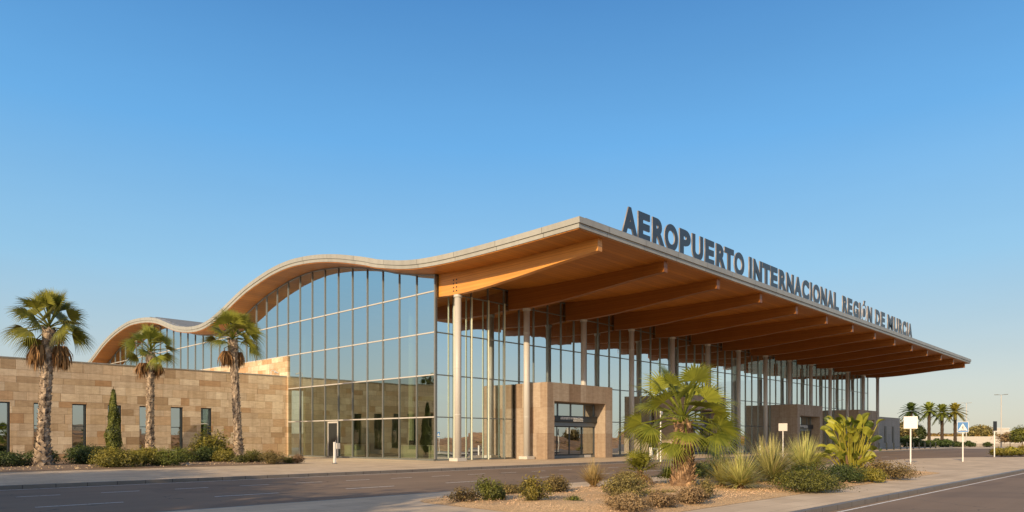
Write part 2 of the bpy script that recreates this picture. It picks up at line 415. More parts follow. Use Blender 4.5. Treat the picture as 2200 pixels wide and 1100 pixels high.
# ------------------------------------------------------------------ TERMINAL
T = thing('airport_terminal', 'long glass and stone terminal with wavy roof on orange timber beams', 'terminal building')
mb = MB(); sweep(mb, 0, .34, XR0, XR1)
roof = mb.build('roof', M['fascia'], T)
mb = MB(); sweep(mb, .345, .60, XR0+.07, XR1-.07, ymin=24.68)
mb.build('fascia', M['fascia'], roof)
mb = MB(); sweep(mb, .603, .66, XR0+.13, XR1-.13, ymin=24.75)
mb.build('soffit', M['soffit'], T)
# standing seams + covering on the visible slope of the rear wave
mb = MB()
cum = 0; last = None; acc = 0
for i in range(len(PR)-1):
    y, z = PR[i]; y2, z2 = PR[i+1]
    if not (76 < y < 110): continue
    L = math.hypot(y2-y, z2-z); acc += L
    if acc > 1.1:
        acc = 0
        mb.box((XR0+.5, y-.04, z+.01), (XR1-.3, y+.04, z+.13))
mb.build('standing_seam', M['roofm'], roof)
mb = MB(); sweep(mb, -.03, -.004, XR0+.55, XR1-.2)
mb.build('roof_covering', M['roofm'], roof)

# beams
def beam_profile():
    ys = [39.45, 38.2, 36.8, 35.3, 34, 32.6, 31.3, 30.1, 29, 27.8, 26.4, 25.05]
    bot = [11.98, 11.9, 11.88, 11.93, 12.0, 12.11, 12.21, 12.32, 12.42, 12.52, 12.62, 12.69]
    return ys, bot
ys, bot = beam_profile()
BX = [33.62 + 7.25*i for i in range(14)]
def beam_mesh():
    mb = MB(); k = len(ys); w = .21
    for x in (-w, w):
        mb.v += [(x, y, zsoff(y, .655)) for y in ys] + [(x, y, b) for y, b in zip(ys, bot)]
    mb.c += [1.0]*(4*k)
    A0, B0, A1, B1 = 0, k, 2*k, 3*k
    for i in range(k-1):
        mb.f += [(A0+i, B0+i, B0+i+1, A0+i+1), (A1+i, A1+i+1, B1+i+1, B1+i), (B0+i, B1+i, B1+i+1, B0+i+1), (A0+i, A0+i+1, A1+i+1, A1+i)]
    mb.f += [(A0, A1, B1, B0), (A0+k-1, B0+k-1, B1+k-1, A1+k-1)]
    return mb
b0 = None
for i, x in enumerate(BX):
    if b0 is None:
        b0 = beam_mesh().build('beam', M['beam_sun'], T); b0.location = (x, 0, 0)
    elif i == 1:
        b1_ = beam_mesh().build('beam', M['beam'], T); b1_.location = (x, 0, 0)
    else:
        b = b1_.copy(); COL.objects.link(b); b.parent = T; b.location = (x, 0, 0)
bolt0 = None
for r_ in range(4):
    for q in (0, 1):
        yy = 37.5 + q*.32; zz = 12.15 + r_*.26
        if bolt0 is None:
            mb = MB(); mb.tube([(0, 0, 0), (-.025, 0, 0)], .055, 8); bolt0 = mb.build('bolt', M['dark'], b0); bl = bolt0
        else: bl = bolt0.copy(); COL.objects.link(bl); bl.parent = b0
        bl.location = (-.212, yy, zz)
# columns
c0 = None
for i, x in enumerate(BX):
    if c0 is None:
        mb = MB(); mb.tube([(0,0,.2),(0,0,11.885)], .245, 24); c0 = mb.build('column', M['column'], T, smooth=False)
        c0.data.polygons.foreach_set('use_smooth', [len(p.vertices) == 4 for p in c0.data.polygons])
        c0.location = (x, 37.6, 0)
        mb = MB(); mb.box((-.45,-.45,.006), (.45,.45,.24)); cf = mb.build('column_foot', M['base'], c0, bevel=.02)
        for za_, zb_, rr_ in ((3.3,3.36,.254),(6.6,6.66,.254),(9.9,9.96,.254),(11.7,11.87,.31)):
            mb = MB(); mb.tube([(0,0,za_),(0,0,zb_)], rr_, 24); mb.build('collar', M['column'], c0)
    else:
        c = c0.copy(); COL.objects.link(c); c.parent = T; c.location = (x, 37.6, 0)
        for ch in c0.children:
            d = ch.copy(); COL.objects.link(d); d.parent = c

# --- gable glazing (plane x = XG)
TR = [3.2, 6.3, 9.4, 12.4]
gy = [YG + 2.13*i for i in range(37)]
gy[10] = 60.95
gw = thing('glass_wall', None, None); gw.parent = T
mb = MB(); ml = MB()
for i in range(len(gy)-1):
    a, b = gy[i], gy[i+1]
    z0 = 6.3 if a < YB-.2 else 9.38
    if a < YB-.2: ml.face([(XG, a, .12), (XG, a, 6.3), (XG, b, 6.3), (XG, b, .12)])
    za, zb = zsoff(a), zsoff(b)
    if za < z0+.2 or zb < z0+.2: continue
    mb.face([(XG, a, z0), (XG, a, za), (XG, (a+b)/2, zsoff((a+b)/2)), (XG, b, zb), (XG, b, z0)])
mb.build('pane', M['glass'], gw)
ml.build('lower_pane', M['glassl'], gw)
for i, y in enumerate(gy):
    z0 = .1 if y < YB else 9.36
    zt = zsoff(y)-.02
    if zt < z0+.3: continue
    w = .032 if i else .06
    mb = MB(); mb.box((XG-.08, y-w, z0), (XG+.14, y+w, zt)); mb.build('mullion', M['mull'], gw)
for z in TR:
    y1 = gy[-1] if z > 9.38 else gy[10]
    seg = []; y = YG; run = None
    while y < y1:
        ok = zsoff(y) > z+.1
        if ok and run is None: run = y
        if (not ok) and run is not None: seg.append((run, y)); run = None
        y += .2
    if run is not None: seg.append((run, y1))
    for a, b in seg:
        mb = MB(); mb.box((XG-.055, a+.07, z-.045), (XG+.1, b, z+.045)); mb.build('transom', M['column'], gw)  # sunlight on the gable transoms put into a lighter paint
# curved head frame under the soffit
mb = MB()
yy = YG
while yy < 117:
    a, b = yy, yy+.7
    za, zb = zsoff(a)-.01, zsoff(b)-.01
    if min(za, zb) > (0 if a < YB else 9.6):
        for x in (XG-.06,):
            mb.face([(x,a,za-.12),(x,a,za),(x,b,zb),(x,b,zb-.12)]); mb.face([(x,a,za-.12),(x,b,zb-.12),(x+.16,b,zb-.12),(x+.16,a,za-.12)])
    yy += .7
mb.build('head_frame', M['mull'], gw)
mb = MB(); mb.box((XG-.09, YG+.07, .006), (XG+.16, YB-.1, .12)); mb.build('sill', M['mull_d'], gw)
# gable door
mb = MB(); mb.box((XG-.13, 52.3, .13), (XG-.09, 52.42, 2.96)); mb.box((XG-.13, 53.8, .13), (XG-.09, 53.92, 2.96)); mb.box((XG-.13, 52.3, 2.96), (XG-.09, 53.92, 3.1))
gd = mb.build('door', M['column'], T)
mb = MB(); mb.box((XG-.11, 52.42, .13), (XG-.095, 53.8, 2.96)); mb.build('door_leaf', M['dark'], gd)
mb = MB(); mb.tube([(XG-.18, 52.55, .9), (XG-.18, 52.55, 1.5)], .02, 8); mb.build('handle', M['white'], gd)

# --- front glazing (plane y = YG)
fw = thing('glass_wall', None, None); fw.parent = T
nb = 54; step = (XE-XG)/nb
mb = MB()
zt = zsoff(YG)-.02
for i in range(nb):
    a, b = XG+i*step, XG+(i+1)*step
    mb.face([(a,YG,.12),(b,YG,.12),(b,YG,zt),(a,YG,zt)])
mb.build('pane', M['glassf'], fw)
m0 = p0 = None
for i in range(nb+1):
    x = XG+i*step
    if m0 is None:
        mb = MB(); mb.box((-.045, -.08, .1), (.045, .1, zt)); m0 = mb.build('mullion', M['mull_d'], fw); m0.location = (x, YG, 0)
    else:
        o = m0.copy(); COL.objects.link(o); o.parent = fw; o.location = (x, YG, 0)
    if 0 < i < 5 and not any(a_-.4 < x-.22 < a_+9.0 for a_ in (41.5, 62.2, 90.2, 113.3)):
        if p0 is None:
            mb = MB(); mb.tube([(0,0,.01),(0,0,zt-1.25)], .062, 10); p0 = mb.build('steel_post', M['post'], fw); p0.location = (x-.22, YG-.32, 0)
        elif i < 101:
            o = p0.copy(); COL.objects.link(o); o.parent = fw; o.location = (x-.22, YG-.32, 0)
for z in TR + [zt-.08]:
    mb = MB(); mb.box((XG+.07, YG-.06, z-.04), (XE, YG+.09, z+.04)); mb.build('transom', M['mull_d'], fw)
mb = MB(); mb.box((XG+.1, YG-.09, .006), (XE, YG+.14, .12)); mb.build('sill', M['mull_d'], fw)

# interior
mb = MB(); mb.box((XG+.2, YG+.2, -.1), (XE, 117, .02)); mb.build('floor', M['floor'], T)
mb = MB(); mb.box((XG+1.5, 60.5, .02), (XE, 60.9, 11.5)); mb.build('interior_wall', M['inwall'], T)
mb = MB(); mb.box((XG+14, 53.0, 5.6), (XE, 60.5, 6.1)); mb.build('mezzanine', M['inwall'], T)
for i in range(9):
    mb = MB(); mb.tube([(XG+6+i*11, 50, .02), (XG+6+i*11, 50, 14.2)], .3, 12); mb.build('interior_column', M['post'], T)
for k_, (cx, cy, lb) in enumerate([(37.5, 44.0, 'pale counter inside the hall nearest the glass corner'), (38.0, 48.5, 'middle pale counter seen through the curved glass wall'), (37.5, 56.5, 'pale counter inside the hall nearest the stone wing')]):
    q = thing('service_counter', lb, 'counter', (cx, cy, .02), 0, 'counters inside the hall')
    mb = MB(); mb.box((-.4,-1.1,0),(.4,1.1,1.0)); mb.build('body', M['post'], q)
    mb = MB(); mb.box((-.5,-1.2,1.0),(.5,1.2,1.06)); mb.build('top', M['white'], q)
    mb = MB(); mb.box((-.05,-.3,1.06),(.02,.3,1.45)); mb.build('monitor', M['dark'], q)
# stone band of the gable above the wing, and the closing far wall
mb = MB(); mb.box((XG-.12, YB-.15, .02), (XG+.28, 119, 9.36)); mb.build('stone_wall', M['stone'], T)
mb = MB(); mb.box((XE+.02, YG+.15, .02), (XE+.4, 118, 12.9)); mb.build('end_wall', M['base'], T)

# entrance portals
def text_mesh(txt, size, offset=0., extrude=0., width=None):
    cu = bpy.data.curves.new('txt', 'FONT'); cu.body = txt; cu.size = size; cu.offset = offset; cu.extrude = extrude
    cu.resolution_u = 6
    ob = bpy.data.objects.new('txt', cu); COL.objects.link(ob)
    dg = bpy.context.evaluated_depsgraph_get(); dg.update()
    me = bpy.data.meshes.new_from_object(ob.evaluated_get(dg))
    bpy.data.objects.remove(ob); 
    xs = [v.co.x for v in me.vertices]; x0, x1 = min(xs), max(xs)
    s = 1 if width is None else width/(x1-x0)
    for v in me.vertices: v.co.x = (v.co.x-x0)*s
    return me

def portal(x0, full=True):
    W, D, H = 8.6, 36.0, 6.05
    mb = MB()
    x1 = x0+W; ox0, ox1, oz = x0+.85, x1-1.0, 4.6
    mb.box((x0, D, .006), (ox0, YG-.12, H)); mb.box((ox1, D, .006), (x1, YG-.12, H)); mb.box((ox0, D, oz), (ox1, YG-.12, H))
    pt = mb.build('entrance_portal', M['portal' if x0 < 50 else 'portal_lit'], T)
    # fix coplanar joins: nothing overlaps, the three blocks only touch
    yr = D+1.15
    mb = MB()
    mb.box((ox0, yr, .01), (ox0+.12, yr+.15, oz)); mb.box((ox1-.12, yr, .01), (ox1, yr+.15, oz)); mb.box((ox0+.12, yr, oz-.12), (ox1-.12, yr+.15, oz))
    mb.box((ox0+.12, yr+.01, .01), (ox1-.12, yr+.14, .22))
    for fx in (.27, .52, .80): 
        mb.box((ox0+fx*(ox1-ox0)-.05, yr+.01, 3.5), (ox0+fx*(ox1-ox0)+.05, yr+.13, oz-.12))
    mb.build('door_frame', M['grey'], pt)
    mb = MB(); mb.face([(ox0+.12, yr+.07, 3.5), (ox1-.12, yr+.07, 3.5), (ox1-.12, yr+.07, oz-.12), (ox0+.12, yr+.07, oz-.12)]); mb.build('transom_window', M['glassw'], pt)
    mb = MB(); mb.box((ox0+.02, yr-.28, 2.98), (ox1-.02, yr-.002, 3.5)); mb.build('header_panel', M['dark'], pt, bevel=.03)
    mb = MB(); mb.box((ox0+.13, yr-.1, 2.66), (ox1-.13, yr-.004, 2.97)); mb.build('door_operator', M['grey'], pt)
    me = text_mesh('AEROPUERTO INTERNACIONAL', .27, .006, .008, 3.0); me.materials.append(M['white'])
    o = bpy.data.objects.new('lettering', me); COL.objects.link(o); o.parent = pt; o.location = (ox0+1.75, yr-.295, 3.21); o.rotation_euler = (R(90),0,0)
    me = text_mesh('REGIÓN DE MURCIA', .15, .002, .008, 1.3); me.materials.append(M['white'])
    o = bpy.data.objects.new('lettering', me); COL.objects.link(o); o.parent = pt; o.location = (ox0+3.45, yr-.295, 3.05); o.rotation_euler = (R(90),0,0)
    mb = MB(); 
    pts = [(0,.2),(.1,.12),(.12,0),(.06,-.12),(-.06,-.12),(-.12,0),(-.1,.12)]
    mb.face([(ox0+.95+a, yr-.29, 3.25+b) for a, b in pts[::-1]]); em = mb.build('emblem', M['orange'], pt)
    mb = MB(); mb.face([(ox0+.95+a*.45, yr-.294, 3.235+b*.45) for a, b in pts[::-1]]); mb.build('emblem', M['white'], pt)
    # leaves of the sliding door
    n = 4; wd = (ox1-ox0-.24)/n
    for k in range(n):
        a = ox0+.12+k*wd; b = a+wd; yd = yr+.03+(.05 if k in (1,2) else 0)
        mb = MB(); t = .07
        mb.box((a, yd, .22), (a+t, yd+.05, 2.66)); mb.box((b-t, yd, .22), (b, yd+.05, 2.66)); mb.box((a+t, yd, 2.57), (b-t, yd+.05, 2.66)); mb.box((a+t, yd, .22), (b-t, yd+.05, .34))
        mb.build('sliding_door', M['dark'], pt)
        mb = MB(); mb.face([(a+t, yd+.025, .34), (b-t, yd+.025, .34), (b-t, yd+.025, 2.57), (a+t, yd+.025, 2.57)]); mb.build('door_pane', M['glassw'], pt)
    # lining: dark vestibule behind the doors
    mb = MB(); mb.box((ox0+.01, yr+1.9, .02), (ox1-.01, yr+2.0, oz-.02)); mb.build('vestibule', M['inwall'], pt)
    return pt
for x0 in (41.5, 62.2, 90.2, 113.3): portal(x0)

# ------------------------------------------------------------------ rooftop lettering
S = thing('rooftop_sign', 'tall dark grey letters AEROPUERTO INTERNACIONAL REGIÓN DE MURCIA standing on the roof edge', 'roof sign', (0, 0, 0))
words = [('AEROPUERTO', 35.68, 52.1), ('INTERNACIONAL', 52.95, 72.7), ('REGIÓN', 73.75, 82.9), ('DE', 84.0, 87.4), ('MURCIA', 88.4, 98.4)]
WID = {'I': .27, 'M': 1.25, 'C': .95, 'O': 1.02, 'A': 1.02, 'L': .8, 'E': .82, 'T': .9, 'Ó': 1.02, 'P': .88, 'U': .93, 'R': .92, 'N': .95, 'G': .98, 'D': .95}
cache = {}
for w, xa, xb in words:
    gap = .17
    def gp(a_, b_): return gap - (.13 if ('A' in (a_, b_) or 'T' in (a_, b_)) else .04 if ('O' in (a_, b_) or 'P' in (a_, b_)) else 0) - (.05 if 'L' == a_ else 0) - (.17 if 'R' == a_ else 0)
    tot = sum(WID[c] for c in w) + sum(gp(w[k_], w[k_+1]) for k_ in range(len(w)-1)); s = (xb-xa)/tot; x = xa
    for ci, ch in enumerate(w):
        wd = WID[ch]*s
        key = (ch, round(wd, 2))
        if key not in cache:
            me = text_mesh(ch, 2.32, .115 if ch != 'I' else .09, .045, wd)
            zs = [v.co.y for v in me.vertices]
            me.materials.append(M['letter']); me.materials.append(M['letter_s'])
            for p in me.polygons: p.material_index = 0 if abs(p.normal.z) > .9 else 1
            z0 = min(zs); H = max(zs)-z0
            base = 1.78 if ch != 'Ó' else 2.18
            for v in me.vertices: v.co.y = (v.co.y-z0)/H*base
            cache[key] = me
        o = bpy.data.objects.new('letter', cache[key]); COL.objects.link(o); o.parent = S
        o.location = (x, 24.95, 14.17); o.rotation_euler = (R(90), 0, 0)
        x += wd + (gp(ch, w[ci+1])*s if ci < len(w)-1 else 0)
mb = MB(); mb.box((35.5, 24.9, 14.1), (98.6, 25.0, 14.17))
mb.build('base_rail', M['grey'], S)

# ------------------------------------------------------------------ STONE WING
W = thing('stone_building', 'low sandstone block wing with narrow upright windows left of the glass hall', 'building')
wins = [(-11.3+2.43*i, -10.36+2.43*i) for i in range(0, 8)]
wins = wins + [(8.1, 9.1), (10.56, 11.56), (12.98, 13.95), (15.45, 16.42), (17.9, 18.87), (20.2, 21.15), (22.63, 23.61), (25.1, 26.03)]
wins = sorted([w for w in wins if not (6.8 < w[0] < 8)])
ZB, ZT, H = .48, 4.26, 7.43
XL, XRW = -34, XG-.13
mb = MB(); depth = .45
x = XL
mb.box((XL, YB, .0), (XRW, YB+depth, ZB)); mb.box((XL, YB, ZT), (XRW, YB+depth, H))
for a, b in wins + [(XRW, XRW)]:
    mb.box((x, YB, ZB), (a, YB+depth, ZT)); x = b
mb.box((XRW-.4, YB+depth, 0), (XRW, 95, H)); mb.box((XL, YB+depth, 0), (XL+.4, 95, H))
mb.build('wall', M['stone'], W)
mb = MB(); mb.box((XL-.05, YB-.05, H), (XRW, YB+.5, H+.07)); mb.build('coping', M['fascia'], W)
mb = MB(); mb.box((XL+.4, YB+.46, H-.5), (XRW-.4, 95, H-.3)); mb.build('roof', M['base'], W)
mb = MB(); mb.box((XL+.4, YB+5, .1), (XRW-.4, YB+5.2, H-.6)); mb.build('interior_wall', M['inwall'], W)
for a, b in wins:
    mb = MB()
    mb.box((a, YB+.14, ZB), (a+.06, YB+.34, ZT)); mb.box((b-.12, YB+.06, ZB), (b, YB+.34, ZT)); mb.box((a+.06, YB+.12, ZT-.08), (b-.12, YB+.34, ZT)); mb.box((a+.06, YB+.12, ZB), (b-.12, YB+.34, ZB+.08))
    mb.box((a+.06, YB+.16, 2.55), (b-.12, YB+.3, 2.6))
    w = mb.build('window', M['dark'], W)
    mb = MB(); mb.face([(a+.06, YB+.24, ZB+.08), (b-.12, YB+.24, ZB+.08), (b-.12, YB+.24, ZT-.08), (a+.06, YB+.24, ZT-.08)]); mb.build('pane', M['glassw'], w)
# small white camera arm on the parapet
cam_ = thing('security_camera', 'small white camera arm on the stone parapet beside the gable glass', 'camera', (31.6, 61.2, H+.07))
mb = MB(); mb.tube([(0,0,0),(0,0,.35),(.1,0,.45),(.45,0,.42)], .03, 8); mb.build('bracket', M['white'], cam_)
mb = MB(); mb.tube([(.35,0,.34),(.7,0,.25)], .07, 10); mb.build('camera_body', M['white'], cam_)

# annex beyond the far end
A = thing('stone_annex', 'plain pale stone annex beyond the far end of the canopy', 'building')
mb = MB(); mb.box((XE+.5, 39.6, 0), (148, 60, 5.45)); mb.build('wall', M['annexst'], A)
mb = MB(); mb.box((XE+.45, 39.55, 5.45), (148.05, 60.05, 5.55)); mb.build('coping', M['fascia'], A)
for a in (133.2, 138.6, 143.2):
    mb = MB(); mb.box((a, 39.52, .9), (a+.9, 39.6-.003, 3.9)); mb.build('window', M['dark'], A)

# ------------------------------------------------------------------ GROUND
def sheet(name, poly, z, mat, kind='structure', thick=None, parent=None):
    mb = MB()
    if thick: mb.prism(poly, z-thick, z)
    else: mb.face([(x,y,z) for x,y in poly])
    o = mb.build(name, mat, parent)
    if parent is None: tag(o, kind=kind)
    return o
mb = MB()
G = 56; L = 2600
def gc(i): 
    t = (i/G)*2-1
    return math.copysign(abs(t)**2.2, t)*L
def hz(x, y):
    r = math.hypot(x-30, y-20)
    if r < 210: return -.16
    k = min(1, (r-210)/150)
    return -.16 + k*(2.2 + 3.2*(noise.noise(Vector((x*.004, y*.004, 3)))+.5) + 6*min(1, max(0, (r-500)/900)))
for i in range(G+1):
    for j in range(G+1):
        x, y = gc(i)+30, gc(j)+20
        mb.v.append((x, y, hz(x, y))); mb.c.append(1.0)
for i in range(G):
    for j in range(G):
        a = i*(G+1)+j; mb.f.append((a, a+G+1, a+G+2, a+1))
o = mb.build('ground', M['earth'], smooth=True); tag(o, kind='structure')
RZ = -.13
sheet('road', [(-90,-14),(150,-14),(150,29.3),(-90,29.3)], RZ, M['asphalt'])
sheet('forecourt', [(-90,29.3),(150,29.3),(150,33),(175,33),(185,20),(185,-14),(150,-14)][1:], RZ, M['asphalt'])
def slab(name, poly, mat, k=.16):
    """raised pavement with a kerb band round it"""
    s_ = sheet(name, poly, 0, mat, thick=.18)
    return s_
pav = slab('pavement', [(-90,29.32),(150,29.32),(150,60.8),(-90,60.8)], M['paving'])
mb = MB(); mb.box((-90, 29.14, -.15), (150, 29.32, .006)); tag(mb.build('kerb', M['kerb']), kind='structure')
def arc(pts, r=3, n=6):
    """round the corners of a polygon"""
    out = []
    m = len(pts)
    for i in range(m):
        p = Vector(pts[i]); a = (Vector(pts[i-1])-p); b = (Vector(pts[(i+1) % m])-p)
        ra = min(r, a.length*.45, b.length*.45); p1 = p+a.normalized()*ra; p2 = p+b.normalized()*ra
        for k in range(n+1):
            t = k/n; q = p1*(1-t)**2 + p*2*t*(1-t) + p2*t*t; out.append((q.x, q.y))
    return out
def ins(poly, d):
    out = []; m = len(poly)
    for i in range(m):
        a = Vector(poly[i-1]); b = Vector(poly[(i+1) % m]); t = (b-a).normalized()
        out.append((poly[i][0]-t.y*d, poly[i][1]+t.x*d))
    return out
med = arc([(-90,6.15),(78,6.15),(78.5,9.2),(71,14.2),(64,16.3),(-90,16.3)], 2.5)
sheet('kerb', med, 0.0, M['kerb'], thick=.2)
slab('traffic_island_pavement', ins(med, .17), M['paving2'])
bpy.data.objects['traffic_island_pavement'].location.z = .005
# markings
mk = []
def mark(a, b, y, w=.12): mk.append((a, b, y, w))
for i in range(-6, 14):
    mark(5.05+2.25*i*1.0 if False else 4.9+2.28*i, 4.9+2.28*i+1.15, 25.15, .11)
for i in range(-6, 16):
    mark(4.5+4.55*i, 4.5+4.55*i+2.05, 21.0, .12)
mark(-90, 60, 28.75, .13)
mark(-90, 66, 5.95, .08); 
for i in range(0, 10): mark(21.2+6*i, 22.4+6*i, 2.85, .13)
for i in range(9): mark(27+3.2*i+20, 28.4+3.2*i+20, 25.15, .11)
mb = MB()
for a, b, y, w in mk:
    mb.face([(a, y-w/2, RZ+.005), (b, y-w/2, RZ+.005), (b, y+w/2, RZ+.005), (a, y+w/2, RZ+.005)])
tag(mb.build('road_markings', M['paint']), kind='structure')

# planting beds
def bed(name, poly, mat, hmax, seed, res=.35, zb=.012):
    xs = [p[0] for p in poly]; ys_ = [p[1] for p in poly]
    bm = bmesh.new()
    vs = [bm.verts.new((x, y, zb)) for x, y in poly]
    bm.faces.new(vs)
    nx = int((max(xs)-min(xs))/res); ny = int((max(ys_)-min(ys_))/res)
    for i in range(1, nx):
        bmesh.ops.bisect_plane(bm, geom=bm.verts[:]+bm.edges[:]+bm.faces[:], plane_co=(min(xs)+i*res, 0, 0), plane_no=(1,0,0))
    for j in range(1, ny):
        bmesh.ops.bisect_plane(bm, geom=bm.verts[:]+bm.edges[:]+bm.faces[:], plane_co=(0, min(ys_)+j*res, 0), plane_no=(0,1,0))
    def edist(x, y):
        m = 1e9; n = len(poly)
        for i in range(n):
            ax, ay = poly[i]; bx, by = poly[(i+1) % n]
            dx, dy = bx-ax, by-ay; L2 = dx*dx+dy*dy or 1e-9
            t = max(0, min(1, ((x-ax)*dx+(y-ay)*dy)/L2)); m = min(m, math.hypot(x-ax-t*dx, y-ay-t*dy))
        return m
    for v in bm.verts:
        d = edist(v.co.x, v.co.y); k = min(1, d/1.5)
        v.co.z = zb + k*hmax*(.6+.7*noise.noise(Vector((v.co.x*.5, v.co.y*.5, seed)))) + min(1, d/.3)*.03*noise.noise(Vector((v.co.x*2.3, v.co.y*2.3, seed+5)))
        v.co.z = max(v.co.z, zb)
    me = bpy.data.meshes.new(name); bm.to_mesh(me); bm.free(); me.materials.append(mat)
    me.polygons.foreach_set('use_smooth', [True]*len(me.polygons))
    o = bpy.data.objects.new(name, me); COL.objects.link(o); tag(o, kind='structure')
    return o
ISL = arc([(10.9,7.95),(38.3,8.3),(39.5,11.0),(36,14.2),(11.2,14.6)], 1.2)
bed('gravel_bed', ISL, M['gravel'], .13, 1.0, .4)
WB = arc([(-60,40.8),(18.6,40.9),(23.6,41.3),(26.5,48),(32.6,60.7),(-60,60.7)], .8)
bed('wall_bed', WB, M['soil'], .10, 4.0, 1.2)

# stones lying on the gravel
def pebbles(name, rect, cnt, smin, smax, mat, z=.02, hfun=None):
    rnd = random.Random(11); mb = MB()
    for _ in range(cnt):
        x = rnd.uniform(rect[0], rect[2]); y = rnd.uniform(rect[1], rect[3]); s = rnd.uniform(smin, smax)*rnd.uniform(.5, 1)
        n0 = len(mb.v); a = rnd.uniform(0, 6.3); k = 6; zz = z+rnd.uniform(0, .04)
        for q in range(k):
            t = a+q*2*math.pi/k; r = s*rnd.uniform(.7, 1.1); mb.v.append((x+math.cos(t)*r, y+math.sin(t)*r*.8, zz))
        for q in range(k):
            t = a+q*2*math.pi/k; r = s*rnd.uniform(.35, .7); mb.v.append((x+math.cos(t)*r, y+math.sin(t)*r*.8, zz+s*rnd.uniform(.5, .8)))
        mb.c += [rnd.random()]*(2*k); mb.use_c = True
        for q in range(k): mb.f.append((n0+q, n0+(q+1) % k, n0+k+(q+1) % k, n0+k+q))
        mb.f.append(tuple(n0+k+q for q in range(k)))
    return mb.build(name, mat)
m_peb = m_leaf('pebble', (.45,.28,.13), (.85,.62,.36), .9, 0)
o = pebbles('pebbles', (11.6, 8.4, 36.5, 14.0), 9000, .010, .030, m_peb, .07)
tag(o, 'loose tan pebbles scattered over the gravel of the traffic island', 'pebbles', kind='stuff')
o = pebbles('pebbles', (-5, 41.3, 23.5, 47), 900, .02, .06, m_peb, .05)
tag(o, 'loose stones scattered along the front of the planting bed by the stone wing', 'pebbles', kind='stuff')

def rock(x, y, s, label):
    bm = bmesh.new(); bmesh.ops.create_icosphere(bm, subdivisions=3, radius=s)
    for v in bm.verts:
        v.co *= 1+.35*noise.noise(v.co*1.6/s+Vector((x, y, 0))); v.co.z *= .5
    me = bpy.data.meshes.new('rock'); bm.to_mesh(me); bm.free(); me.materials.append(m_rock)
    o = bpy.data.objects.new('rock', me); COL.objects.link(o); o.location = (x, y, .08); tag(o, label, 'rock', 'rocks in the planting bed')
m_rock = m_simple('rock', (.34,.27,.20), .9, 0, .3, 5, .5)
rock(15.9, 42.6, .42, 'flat pale boulder in front of the yellow green bushes by the stone wing')
rock(16.6, 42.2, .26, 'small round rock right of the flat pale boulder')
rock(13.3, 46.0, .55, 'low wide rock between the dark bushes and the yellow green bush')

# ------------------------------------------------------------------ plants
def leafquad(mb, p, n, s, rnd, c, asp=1.7):
    n = n.normalized(); a = n.orthogonal().normalized(); b = n.cross(a); t = rnd.uniform(0, 6.28)
    u = a*math.cos(t)+b*math.sin(t); w = n.cross(u)
    mb.face([p-u*s*asp*.5, p-w*s*.32+n*s*.08, p+u*s*asp*.5, p+w*s*.32+n*s*.08], c)

def shrub_mesh(w, h, cnt, leaf, seed, lobes=9, flat=.0, open_=.25):
    rnd = random.Random(seed); mb = MB()
    L = []
    for i in range(lobes):
        a = rnd.uniform(0, 6.28); r = math.sqrt(rnd.random())*w*.34
        rr = rnd.uniform(.2, .34)*w
        zc = rnd.uniform(.30, .72)*h*(1-.4*r/(w*.34))
        L.append((Vector((math.cos(a)*r, math.sin(a)*r, zc)), Vector((rr, rr, max(.16*h, min(zc*.98, rnd.uniform(.28,.42)*h))))))
    for i in range(cnt):
        c, s = rnd.choice(L)
        d = Vector((rnd.gauss(0,1), rnd.gauss(0,1), rnd.gauss(0,1)+.25)).normalized()
        q = 1-abs(rnd.gauss(0, open_)); 
        if rnd.random() < .12: q = 1.0+rnd.random()*.34
        # clumpy outline
        q *= 1+.38*noise.noise(d*3.1+c*2.3+Vector((seed,0,0)))
        p = c + Vector((d.x*s.x, d.y*s.y, d.z*s.z))*q
        if p.z < .01: continue
        nn = (d + Vector((rnd.gauss(0,.5), rnd.gauss(0,.5), rnd.gauss(0,.5)+.3)))
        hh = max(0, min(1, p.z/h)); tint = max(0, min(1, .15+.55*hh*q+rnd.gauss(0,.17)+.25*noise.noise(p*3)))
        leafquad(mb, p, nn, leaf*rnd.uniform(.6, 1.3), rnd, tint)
    return mb
def stems_mesh(w, h, n, seed, r=.012):
    rnd = random.Random(seed); mb = MB()
    for i in range(n):
        a = rnd.uniform(0, 6.28); R_ = rnd.uniform(.1, .42)*w; hh = rnd.uniform(.5, .92)*h*(1-.3*R_/w)
        mb.tube([(rnd.uniform(-.04,.04)*w, rnd.uniform(-.04,.04)*w, -.02), (math.cos(a)*R_*.45, math.sin(a)*R_*.45, hh*.55), (math.cos(a)*R_, math.sin(a)*R_, hh)], [r*1.6, r, r*.4], 5, cap=False)
    return mb
def shrub(label, x, y, w, h, mat, cnt=2500, leaf=.045, seed=0, group=None, name='shrub', lobes=9, rz=0, z=.03, open_=.25, sx=1):
    if group == GI: w *= 1.25; h *= 1.3; leaf *= 1.15; cnt = int(cnt*1.15)
    if group == GW: w *= 1.4; h *= 1.25; leaf *= 1.1; cnt = int(cnt*1.5)
    t = thing(name, label, 'shrub', (x, y, z), rz, group, scale=(sx, 1, 1))
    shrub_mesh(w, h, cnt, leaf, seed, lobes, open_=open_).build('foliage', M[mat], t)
    stems_mesh(w, h, 14, seed+1, .008 if h < 1 else .014).build('stem', M['stem'], t)
    return t
GI = 'shrubs planted on the gravel island'
GW = 'shrubs along the foot of the stone wing'
